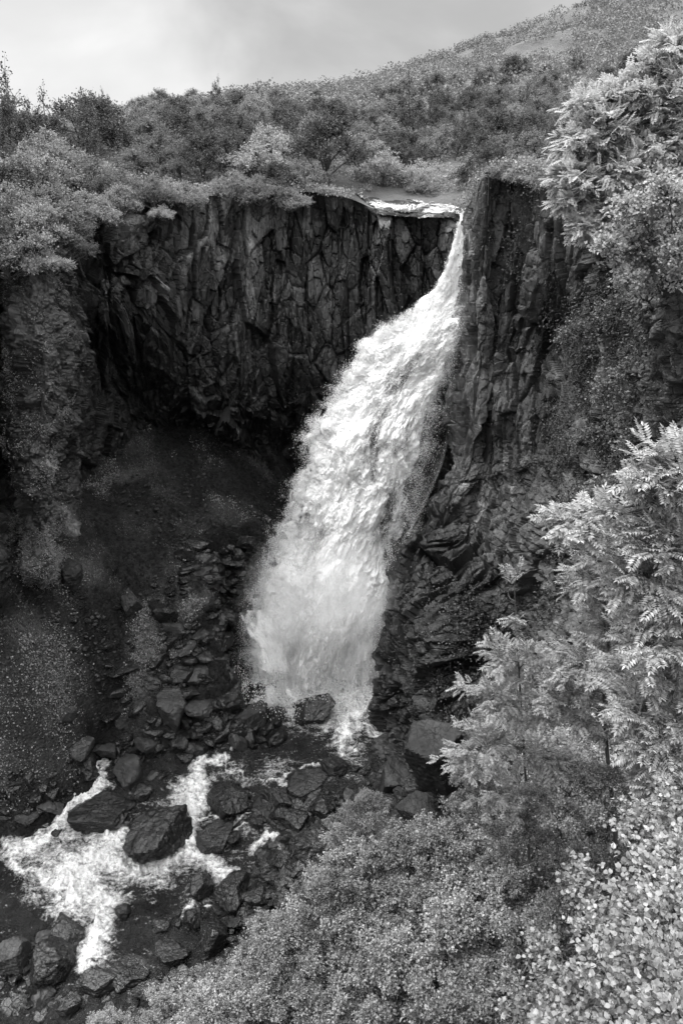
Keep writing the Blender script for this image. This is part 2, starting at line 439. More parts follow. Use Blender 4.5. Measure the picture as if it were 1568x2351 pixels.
side_cols = [
    col((1180, 470, 47), (1180, 640, 46), (1180, 800, 45), (1180, 950, 44), (1180, 1080, 42), (1080, 1240, 40), (1000, 1480, 38), (960, 1690, 36), (940, 1850, 34)),
    col((1105, 452, 41.2), (1095, 640, 41), (1092, 800, 41), (1085, 950, 40.5), (1090, 1080, 39.5), (1000, 1240, 37.5), (930, 1480, 34), (900, 1690, 31.5), (895, 1850, 29)),
    col((1092, 446, 38.8), (1068, 650, 38.5), (1060, 800, 38), (1046, 950, 37.5), (1050, 1080, 36.5), (932, 1240, 34.5), (880, 1480, 31), (865, 1690, 28.5), (857, 1850, 26)),
    col((1112, 398, 36.4), (1104, 640, 36.2), (1106, 800, 35.8), (1085, 950, 35.2), (1070, 1080, 34.8), (995, 1240, 33), (935, 1480, 29), (925, 1690, 26.6), (915, 1850, 24)),
    col((1160, 392, 36.2), (1150, 640, 36.4), (1150, 800, 36.4), (1140, 950, 35.6), (1130, 1080, 34.8), (1090, 1240, 31.8), (1010, 1480, 27.4), (985, 1690, 24.8), (970, 1850, 22.5)),
    col((1250, 400, 33.5), (1250, 640, 33.6), (1250, 800, 34.4), (1245, 950, 33.4), (1235, 1080, 32.4), (1195, 1240, 30), (1120, 1480, 25.4), (1080, 1690, 22.8), (1050, 1850, 20)),
    col((1330, 430, 31), (1315, 640, 31.6), (1310, 800, 32.2), (1305, 950, 31), (1300, 1080, 29.8), (1270, 1240, 27.4), (1210, 1480, 23), (1160, 1690, 20), (1130, 1850, 18)),
    col((1420, 480, 27.5), (1400, 640, 28.6), (1390, 800, 29), (1380, 950, 27.4), (1380, 1080, 26), (1370, 1240, 23.6), (1310, 1480, 20), (1270, 1690, 17.6), (1240, 1850, 15.6)),
    col((1500, 540, 22), (1490, 660, 24), (1485, 800, 24.5), (1480, 950, 23), (1480, 1080, 21), (1470, 1240, 19), (1430, 1480, 16), (1400, 1690, 14), (1380, 1850, 12.6)),
    col((1535, 560, 16), (1540, 660, 16.5), (1525, 800, 17), (1512, 950, 16.6), (1505, 1080, 16), (1500, 1240, 15), (1490, 1480, 13.5), (1480, 1690, 12), (1460, 1850, 11)),
    col((1640, 560, 13.5), (1620, 660, 14), (1600, 800, 14.4), (1590, 950, 14.4), (1580, 1080, 14), (1580, 1240, 13), (1570, 1480, 12), (1560, 1690, 11), (1560, 1850, 10)),
    col((1900, 560, 11), (1900, 660, 11), (1900, 800, 11), (1900, 950, 11), (1900, 1080, 11), (1900, 1240, 10), (1900, 1480, 9), (1900, 1690, 9), (1900, 1850, 8.5)),
]
for k_, a_ in ((5, 3.6), (6, 4.2), (7, 2.0)): side_cols[k_][6] = side_cols[k_][6] * (1 + a_ / side_cols[k_][6][1])
side_cols[4][5] = side_cols[4][5] * 1.03
def rock_wall(name, cols, nu, nv, mat, label, big=.9, mid=.45, seed=3, tones=()):
    g, U, V = patch(cols, nu, nv)
    n = gnormal(g)
    c = -g; s = np.sign((n * c).sum(2).mean()); n = n * s      # towards the open gorge
    w = fbm(U * .3, V * .12, oct=2, seed=seed) * .45
    d = big * facets((U + w) / 2.1, (V + w * 2) / 5.0, seed, .55, .06)
    d += mid * facets((U + w) / .95, (V + w) / 2.3, seed + 9, 1.0, .25)
    d += .20 * facets((U + w * .5) / .42, (V + w) / .9, seed + 20, 1.1, .22)
    d += .06 * facets(U / .2, V / .34, seed + 31, .9, .2)
    d += .45 * fbm(U * .22, V * .13, oct=3, seed=seed + 5) + .03 * fbm(U * 2.2, V * 1.8, oct=4, seed=seed + 7)
    bx_, by_, _d = proj(g)
    if seed == 40:
        gx3, gy3, gz3 = g[..., 0], g[..., 1], g[..., 2]; q_ = np.clip((V - 9) / 5, 0, 1); hh = gx3 * .62 - gy3 * .78 + .5 * vnoise(gz3 * .4, gx3 * .3, seed=5)
        dl = .62 * facets(hh / 2.1, (gz3 + .4 * fbm(hh * .3, gz3 * .3, oct=2, seed=6)) / 2.0, 140, .9, .3) + .42 * facets(hh / .7, gz3 / .9, 141, 1., .2) + .2 * facets(hh / .33, gz3 / .3, 142, 1., .25) + .5 * fbm(gx3 * .4, gz3 * .4, gy3 * .4, 3, 143) + .08 * fbm(gx3 * 3, gz3 * 3, gy3 * 3, 4, 144)
        d = d * (1 - q_) + dl * q_
    if seed == 3:    # the left buttress is weathered to grit
        q_ = np.clip((185 - bx_) / 30, 0, 1)
        gx3, gy3, gz3 = g[..., 0], g[..., 1], g[..., 2]
        d = d * (1 - .85 * q_) + q_ * (.75 * fbm(gx3 * .45, gz3 * .35, gy3 * .45, 3, 88) + .22 * fbm(gx3 * 1.7, gz3 * 1.5, gy3 * 1.7, 4, 87, .65))
    fade = np.clip(V / 1.2, 0, 1)
    _, _, _, _, ta, tb_, tc_ = voronoi((U + w) / .95, (V + w) / 2.3, seed + 9); _, _, _, _, ua, ub, uc = voronoi((U + w) / 2.3, (V + w * 2) / 6.5, seed)
    _, _, _, _, va, vb, vc = voronoi((U + w * .5) / .42, (V + w) / .9, seed + 20)
    tone = .5 + .9 * (ta - .5) + .5 * (ua - .5) + .5 * (va - .5)
    px, py, dp = proj(g)
    if seed == 3: tone = tone * (1 - q_) + q_ * (.7 + .8 * fbm(g[..., 0] * .5, g[..., 2] * .4, g[..., 1] * .5, 3, 86))
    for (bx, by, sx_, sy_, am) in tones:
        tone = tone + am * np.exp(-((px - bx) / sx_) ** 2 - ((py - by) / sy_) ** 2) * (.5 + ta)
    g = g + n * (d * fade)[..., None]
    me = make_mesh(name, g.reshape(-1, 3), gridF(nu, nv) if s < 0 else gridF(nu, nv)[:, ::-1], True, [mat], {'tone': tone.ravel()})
    me.polygons.foreach_set('use_smooth', np.zeros(len(me.polygons), dtype=bool))
    o = link(name, me); tag(o, label, kind='structure')
    return o, g, n
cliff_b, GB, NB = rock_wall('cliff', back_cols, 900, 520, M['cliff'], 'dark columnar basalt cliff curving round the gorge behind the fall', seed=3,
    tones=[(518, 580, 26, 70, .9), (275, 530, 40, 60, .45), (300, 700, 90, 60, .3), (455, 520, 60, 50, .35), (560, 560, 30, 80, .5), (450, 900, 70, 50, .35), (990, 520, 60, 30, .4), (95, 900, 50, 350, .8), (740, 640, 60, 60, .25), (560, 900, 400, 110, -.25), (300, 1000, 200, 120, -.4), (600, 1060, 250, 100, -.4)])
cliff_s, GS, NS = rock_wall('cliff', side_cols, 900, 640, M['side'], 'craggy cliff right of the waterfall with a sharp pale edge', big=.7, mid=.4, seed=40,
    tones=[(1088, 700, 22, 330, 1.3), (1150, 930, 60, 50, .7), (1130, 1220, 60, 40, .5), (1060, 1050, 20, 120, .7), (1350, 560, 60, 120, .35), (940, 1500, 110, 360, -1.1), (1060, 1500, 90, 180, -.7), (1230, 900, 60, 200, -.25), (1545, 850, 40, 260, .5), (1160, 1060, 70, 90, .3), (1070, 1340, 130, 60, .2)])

# ------------------------------------------------------------------ river and gorge floor
W_PTS = [(840, 1560, -25.3), (800, 1650, -25.5), (700, 1600, -25.4), (700, 1720, -25.6), (860, 1760, -25.7), (450, 1730, -25.8), (560, 1760, -25.8), (700, 1800, -26.0), (620, 1680, -25.6),
         (400, 1790, -26.0), (440, 1880, -26.6), (400, 1970, -27.0), (180, 2000, -27.3), (20, 2050, -27.4), (-200, 2060, -27.6), (230, 2160, -27.7), (220, 2230, -28.1), (50, 2330, -28.3),
         (600, 1960, -26.8), (600, 1860, -26.3), (450, 2100, -27.3), (330, 2120, -27.4), (245, 1740, -25.9), (200, 1860, -26.6), (60, 1930, -27.1), (-200, 1950, -27.4), (-300, 2400, -29), (60, 2500, -29), (880, 1500, -25.2)]
W_XYZ = np.array([PZ(*w) for w in W_PTS])
waterz = RBF(W_XYZ)
floor_pts = [tuple(p - np.array([0, 0, .7])) for p in W_XYZ]
for q in [(100, 1850, -26.0), (0, 1890, -26.4), (160, 1780, -25.3), (330, 1700, -24.8), (450, 1690, -25.0), (540, 1650, -24.7), (560, 1560, -24.0), (-200, 1850, -26.3),
          (900, 1800, -25.6), (800, 1880, -25.8), (720, 1940, -25.9), (650, 2030, -26.2), (600, 2110, -26.5), (520, 2190, -27.0), (420, 2260, -27.4), (300, 2330, -28.0), (150, 2420, -28.4),
          (10, 2180, -27.9), (-150, 2200, -28)]:
    floor_pts.append(tuple(PZ(*q)))
for q in [(100, 1600, 26), (0, 1400, 25.5), (0, 1700, 24.3), (100, 1330, 28.6), (300, 1250, 34), (300, 1450, 30.5), (200, 1600, 27.5), (300, 1600, 28.5), (500, 1350, 33.5), (500, 1480, 31.5), (400, 1550, 30),
          (600, 1250, 37), (-200, 1350, 22), (-200, 1650, 21), (220, 1130, 36), (330, 1060, 39), (440, 1060, 40.5), (560, 1090, 41.5), (700, 1180, 42.2), (800, 1300, 41), (900, 1450, 39.5), (1000, 1500, 38.5),
          (430, 1440, 31.2), (590, 1400, 34.6)]:
    floor_pts.append(tuple(P(*q)))
floor_pts += [(0, 13, -21), (0, 9, -14.5), (-4, 8, -16.5), (-4, 12, -23), (4, 10, -12.5), (0, 6, -12), (2, 4, -9), (0, 3, -8), (0, .5, -3.2), (3, 3, -7), (3, 6, -9.5), (6, 9, -6.5), (9, 12, 0), (6, 10, -2.2), (7, 11, -1.5), (12, 6, 0), (-3, 3, -7.5), (-6, 5, -14), (-8, 9, -22), (-12, 10, -27.5),
              (-5, 0, -5), (5, 0, -2), (0, -5, -1), (-10, -2, -14), (5, 14, -16), (4, 18, -21.5), (8, 16, -14), (14, 14, -2), (-22, 12, -27), (-24, 24, -18), (-24, 36, -10), (0, 50, -15), (14, 44, -12), (-16, 50, -8), (14, 30, -10)]
floorz = RBF(floor_pts)
CHAN = [[(850, 1600, 90), (790, 1680, 90), (700, 1740, 70), (560, 1765, 60), (430, 1775, 55), (250, 1765, 28)], [(560, 1480, 50), (600, 1600, 60), (740, 1600, 90)], [(700, 1760, 80), (520, 1850, 100), (350, 1900, 110), (200, 1960, 110), (60, 1990, 90), (-120, 2010, 90)],
        [(600, 1920, 60), (520, 2000, 60), (400, 2070, 80), (260, 2140, 70), (210, 2250, 55)], [(130, 2060, 60), (0, 2090, 80), (-120, 2100, 80)], [(60, 2330, 60), (60, 2420, 60)], [(860, 1700, 40), (850, 1790, 25)]]
def line_dist(px, py, lines, asp=1.25):
    best = np.full(np.shape(px), 9.0)
    for line in lines:
        for (x0, y0, r0), (x1, y1, r1) in zip(line[:-1], line[1:]):
            dx, dy = x1 - x0, y1 - y0; t = np.clip(((px - x0) * dx + (py - y0) * dy) / (dx * dx + dy * dy), 0, 1)
            best = np.minimum(best, np.hypot(px - x0 - t * dx, (py - y0 - t * dy) * asp) / (r0 + (r1 - r0) * t))
    return best
def floor_height(x, y):
    x = np.asarray(x, float); y = np.asarray(y, float)
    z = floorz(x, y); w = waterz(x, y)
    px, py, dp = proj(np.stack([x, y, w], -1))
    m = np.clip((1.35 - line_dist(px, py, CHAN)) / .5, 0, 1) * (y > 12)
    return z * (1 - m) + np.minimum(z, w - .45) * m
def grid_hit(px, py, hf, lo=3.0, hi=48.0, n=500):
    d = ray(px, py); Y = np.linspace(lo, hi, n); pts = d[None] * (Y / d[1])[:, None]
    below = pts[:, 2] < hf(pts[:, 0], pts[:, 1])
    i = np.argmax(below) if below.any() else n - 1
    return pts[i]
nx, ny = 560, 700
gx, gy = np.meshgrid(np.linspace(-26, 16, nx), np.linspace(-4, 48, ny), indexing='ij')
gz = floor_height(gx, gy)
sub = gz < waterz(gx, gy) - .1
gz = gz + .35 * fbm(gx * .35, gy * .35, oct=3, seed=60) * np.where(sub, .3, 1) + .10 * facets(gx / .5, gy / .5, 61, .8, .2) + .05 * facets(gx / .22, gy / .22, 62, .8, .2) + .04 * fbm(gx * 3, gy * 3, oct=3, seed=63)
qx, qy, qd = proj(np.stack([gx, gy, gz], -1))
rdg = np.clip(1.5 - line_dist(qx, qy, [[(600, 1230, 50), (500, 1350, 60), (420, 1450, 70), (350, 1570, 70), (300, 1660, 50)], [(520, 1500, 60), (480, 1600, 60)], [(290, 1330, 22), (285, 1440, 22)]]), 0, 1) * (gy > 14) * (qd > 5)
gz = gz + rdg * (.45 + .75 * facets(gx / 1.5, gy / 1.1, 64, .9, .3) + .4 * facets(gx / .6, gy / .5, 65, .9, .3))
qx, qy, qd = proj(np.stack([gx, gy, gz], -1))
def blob(cx, cy, rx, ry, ang=0, p=2.0):
    a = math.radians(ang); u = (qx - cx) * math.cos(a) + (qy - cy) * math.sin(a); v = -(qx - cx) * math.sin(a) + (qy - cy) * math.cos(a)
    return np.exp(-((u / rx) ** 2 + (v / ry) ** 2) ** (p / 2))
grassy = 0
for bl in [(90, 1560, 110, 190, 10, 3), (60, 1750, 120, 90, 0, 3), (455, 1385, 80, 24, -30, 3), (330, 1540, 30, 70, 20, 3), (300, 1090, 50, 18, -20, 2), (430, 1490, 50, 26, -20, 2), (340, 1440, 26, 60, 20, 2), (160, 1310, 60, 40, 0, 2)]:
    grassy = np.maximum(grassy, blob(*bl))
grassy = np.where(qd > 3, grassy, 0)
grassy = np.clip(grassy + .35 * fbm(gx * .6, gy * .6, oct=4, seed=66), 0, 1) * (gy > 14) * ~sub + (gy <= 14) * .5
me = make_mesh('gorge_floor', np.stack([gx, gy, gz], -1).reshape(-1, 3), gridF(nx, ny)[:, ::-1], True, [M['soil']], {'grassy': grassy.ravel()})
tag(link('terrain', me), 'dark scree slope and gorge floor below the cliffs', kind='structure')

# water surface with foam where it breaks over the rocks
nx, ny = 620, 560
wx, wy = np.meshgrid(np.linspace(-17, 6.5, nx), np.linspace(12.5, 34, ny), indexing='ij')
wz = waterz(wx, wy)
wpx, wpy, wdp = proj(np.stack([wx, wy, wz], -1))
FOAM = [[(245, 1742, 17), (235, 1790, 26), (190, 1845, 34), (140, 1900, 34), (70, 1945, 26), (10, 1965, 18)],
        [(515, 1738, 9), (470, 1765, 22), (440, 1820, 54), (428, 1880, 22), (425, 1930, 22), (395, 1975, 40)],
        [(270, 1900, 32), (240, 1960, 80), (165, 2005, 104), (190, 2050, 88), (240, 2070, 55)],
        [(240, 1985, 50), (330, 2000, 42), (400, 1985, 40), (470, 1965, 30), (530, 2003, 22), (560, 2010, 8)],
        [(245, 2090, 30), (240, 2140, 38), (220, 2190, 38), (200, 2225, 24)],
        [(590, 1560, 44), (660, 1610, 56), (760, 1620, 64), (850, 1600, 52), (800, 1660, 36), (792, 1700, 20), (800, 1725, 10)],
        [(515, 1740, 9), (560, 1785, 6)], [(430, 1890, 12), (520, 1880, 8), (570, 1865, 5)], [(585, 1940, 18), (630, 1935, 20), (640, 1920, 6)], [(470, 1950, 12), (540, 1900, 8), (600, 1870, 5)],
        [(610, 1792, 7), (700, 1775, 7), (740, 1765, 5)], [(445, 2060, 14), (425, 2080, 10)], [(870, 1600, 15), (872, 1690, 9), (860, 1720, 5)], [(20, 1965, 20), (60, 1990, 16), (110, 2020, 22)], [(490, 2085, 10), (530, 2050, 8)],
        [(560, 1410, 40), (580, 1480, 45), (600, 1540, 45), (700, 1530, 80), (800, 1540, 80)], [(600, 1580, 50), (700, 1600, 60), (800, 1600, 70), (850, 1600, 60)], [(800, 1630, 50), (830, 1650, 30)]]
foam = np.zeros_like(wx); fr = np.zeros_like(wx)
wpx0, wpy0 = wpx, wpy
wpx = wpx + 20 * fbm(wx * .9, wy * .9, oct=4, seed=73, gain=.65); wpy = wpy + 14 * fbm(wx * .9 + 9, wy * .9, oct=4, seed=74, gain=.65)
for line in FOAM:
    for (x0, y0, r0), (x1, y1, r1) in zip(line[:-1], line[1:]):
        dx, dy = x1 - x0, y1 - y0; t = np.clip(((wpx - x0) * dx + (wpy - y0) * dy) / (dx * dx + dy * dy), 0, 1)
        r = r0 + (r1 - r0) * t; dd = np.hypot(wpx - x0 - t * dx, (wpy - y0 - t * dy) * 1.25)
        nf = (1.12 - .62 * np.clip(dd / r, 0, 2)) * np.clip(.62 + r / 60, 0, 1); fr = np.where(nf > foam, np.clip(r / 45, .12, 1), fr); foam = np.maximum(foam, nf)
lace = np.clip(1.2 - line_dist(wpx, wpy, [[(560, 1780, 60), (450, 1850, 110), (360, 1950, 120), (200, 2000, 130)], [(600, 1900, 70), (500, 2000, 80), (430, 2090, 60)], [(780, 1640, 90), (810, 1760, 60)], [(620, 1770, 60), (760, 1770, 40)], [(250, 2080, 70), (220, 2230, 50)]]), 0, 1)
foam = np.maximum(foam * .97, .18 + .24 * lace + .12 * fbm(wx * .7, wy * .7, oct=3, seed=72) * lace)
foam = np.clip(foam, 0, 1)
wz2 = wz + .16 * fbm(wx * 1.0, wy * 1.0, oct=5, seed=70, gain=.6) + foam ** 2 * fr * (.16 + .34 * np.abs(fbm(wx * 1.5, wy * 1.0, oct=5, seed=71, gain=.6)))
me = make_mesh('river', np.stack([wx, wy, wz2], -1).reshape(-1, 3), gridF(nx, ny)[:, ::-1], True, [M['river']], {'foam': foam.ravel()})
tag(link('river', me), 'dark mountain river breaking into white foam between the boulders', kind='structure')
# stream above the fall
CR = [[(815, 446, 45), (825, 452, 44.4), (845, 466, 43), (862, 481, 41.9), (863, 492, 41.5)], [(860, 444, 48), (870, 452, 46), (900, 468, 43.5), (915, 486, 41.7), (916, 497, 41.3)], [(960, 455, 49), (960, 462, 46), (970, 474, 43.2), (975, 489, 41.4), (976, 499, 41.0)],
      [(1040, 460, 48), (1045, 466, 45.5), (1045, 477, 43), (1045, 491, 41.1), (1046, 503, 40.7)], [(1110, 465, 47), (1110, 470, 45), (1110, 478, 42.8), (1090, 494, 40.9), (1090, 515, 40.5)]]
g, U, V = patch([[P(*r) for r in c] for c in CR], 200, 120)
g[..., 2] += (.06 + .16 * fbm(U * .5, V * .5, oct=3, seed=14)) * (V < V.max() * .8) + .10 * facets(U / .9, V / .5, 5, .6, .1) + .05 * fbm(U * 2, V * 2, oct=4, seed=8)
fo = np.clip(.22 + .5 * np.clip((V - V.max() * .4) / (V.max() * .4), 0, 1) - .45 * (V > V.max() * .93) * (U < U.max() * .86) + .35 * fbm(U * .8, V * 2, oct=3, seed=9), 0, 1)
tag(link('stream', make_mesh('stream', g.reshape(-1, 3), gridF(200, 120)[:, ::-1], True, [M['river']], {'foam': fo.ravel()})), 'shallow bright stream sliding over the rock lip above the fall', kind='structure')

# ------------------------------------------------------------------ plateau and hill, spreading outwards from the rim
rim = [c[0] for c in back_cols[:-1]] + [c[0] for c in side_cols[2:]]
rim = np.array(rim); cen = np.array([0.0, 22.0])
PL = [tuple(r) for r in rim]
for q in [(0, 330, 60), (200, 310, 60), (350, 275, 90), (500, 250, 110), (700, 210, 140), (900, 195, 150), (1050, 152, 160), (1180, 98, 180), (1280, 48, 200), (1400, 8, 220), (1568, -60, 230), (1900, -150, 230), (-400, 330, 60),
          (300, 340, 48), (600, 300, 62), (800, 370, 50), (1000, 430, 50), (1100, 430, 47), (1200, 300, 62), (1400, 200, 85), (1568, 100, 110), (1300, 330, 45), (1500, 300, 40), (1000, 300, 70), (100, 400, 42), (-200, 420, 34)]:
    PL.append(tuple(P(*q)))
for q in [(-400, 420, 300), (0, 400, 300), (350, 380, 300), (700, 330, 350), (1050, 260, 400), (1300, 180, 450), (1568, 130, 480), (2200, 60, 400)]:
    PL.append(tuple(P(*q)))
PL += [(14, 22, 1.0), (22, 14, 2.5), (-20, 22, -2), (-26, 14, -2), (20, 5, 3), (40, 20, 8), (-50, 20, 0), (-50, 50, 1), (60, 60, 16)]
platz = RBF(PL)
ang = np.unwrap(np.arctan2(rim[:, 0] - cen[0], rim[:, 1] - cen[1])); rad = np.hypot(rim[:, 0] - cen[0], rim[:, 1] - cen[1])
nr = 150
cum = np.concatenate([[0], np.cumsum(np.linalg.norm(np.diff(rim, axis=0), axis=1))]); tt = np.linspace(0, cum[-1], 420)
rx_ = np.interp(tt, cum, rim[:, 0]); ry_ = np.interp(tt, cum, rim[:, 1]); rz_ = np.interp(tt, cum, rim[:, 2])
dirs = np.stack([rx_ - cen[0], ry_ - cen[1]], 1); L0 = np.linalg.norm(dirs, axis=1, keepdims=True); dirs /= L0
dist = np.concatenate([[0.0, 0.12], 0.3 + 420 * np.linspace(0.0, 1, nr - 2) ** 2.6])
hx = rx_[:, None] + dirs[:, :1] * dist[None]; hy = ry_[:, None] + dirs[:, 1:] * dist[None]
hz = platz(hx, hy); bl = np.clip(dist / 4, 0, 1)[None]
hz = rz_[:, None] * (1 - bl) + hz * bl
hz = hz + np.clip(dist / 20, 0, 1)[None] * (.5 * fbm(hx * .12, hy * .12, oct=4, seed=80)) + np.clip((dist - 40) / 80, 0, 1)[None] * 1.2 * fbm(hx * .05, hy * .05, oct=3, seed=81)
tag(link('hill', make_mesh('hill', np.stack([hx, hy, hz], -1).reshape(-1, 3), gridF(420, nr), True, [M['hill']])), 'scrub covered plateau rising to a round hill on the right', kind='structure')
def plateau_point(k, dd):
    """k along the rim 0..1, dd metres outwards"""
    i = np.clip(k, 0, 1) * 419; j = np.interp(dd, dist, np.arange(nr))
    i0 = np.clip(np.floor(i).astype(int), 0, 418); j0 = np.clip(np.floor(j).astype(int), 0, nr - 2); fi = i - i0; fj = j - j0
    r = []
    for a in (hx, hy, hz):
        r.append((a[i0, j0] * (1 - fj) + a[i0, j0 + 1] * fj) * (1 - fi) + (a[i0 + 1, j0] * (1 - fj) + a[i0 + 1, j0 + 1] * fj) * fi)
    return np.stack(r, -1)
# ------------------------------------------------------------------ rocks
import bmesh
_ico = {}
def ico(n):
    if n not in _ico:
        bm = bmesh.new(); bmesh.ops.create_icosphere(bm, subdivisions=n, radius=1.0)
        _ico[n] = (np.array([v.co[:] for v in bm.verts]), np.array([[v.index for v in f.verts] for f in bm.faces])); bm.free()
    return _ico[n]
def rock_shape(seed, size, sub=5, cuts=13, detail=1.0):
    r = np.random.default_rng(seed)
    V, F = ico(sub)
    n = r.normal(size=(cuts, 3)); n /= np.linalg.norm(n, axis=1, keepdims=True)
    n = np.vstack([n, [[0, 0, 1]], [[r.uniform(-.3, .3), r.uniform(-.3, .3), 1]]]); n /= np.linalg.norm(n, axis=1, keepdims=True)
    dd = r.uniform(.58, .98, len(n))
    dp = V @ n.T
    rr = np.where(dp > .05, dd[None] / np.maximum(dp, .05), 9).min(1)
    rr = np.minimum(rr, 1.25)
    X = V * rr[:, None]
    s = seed * 3.1
    X = X * (1 + detail * (.07 * fbm(V[:, 0] * 2 + s, V[:, 1] * 2, V[:, 2] * 2, 3, seed) + .035 * fbm(V[:, 0] * 8 + s, V[:, 1] * 8, V[:, 2] * 5, 4, seed + 3)))[:, None]
    # stepped breaks along the bedding of the basalt
    q = X[:, 2] * 5 + .8 * fbm(X[:, 0] * 1.5, X[:, 1] * 1.5, oct=2, seed=seed)
    X[:, :2] *= (1 + detail * .035 * (np.abs((q % 1) - .5) * 2 - .5))[:, None]
    return X * np.array(size)[None], F
def surf(x, y):
    return np.maximum(floor_height(x, y), waterz(x, y) - 0.0 * x)
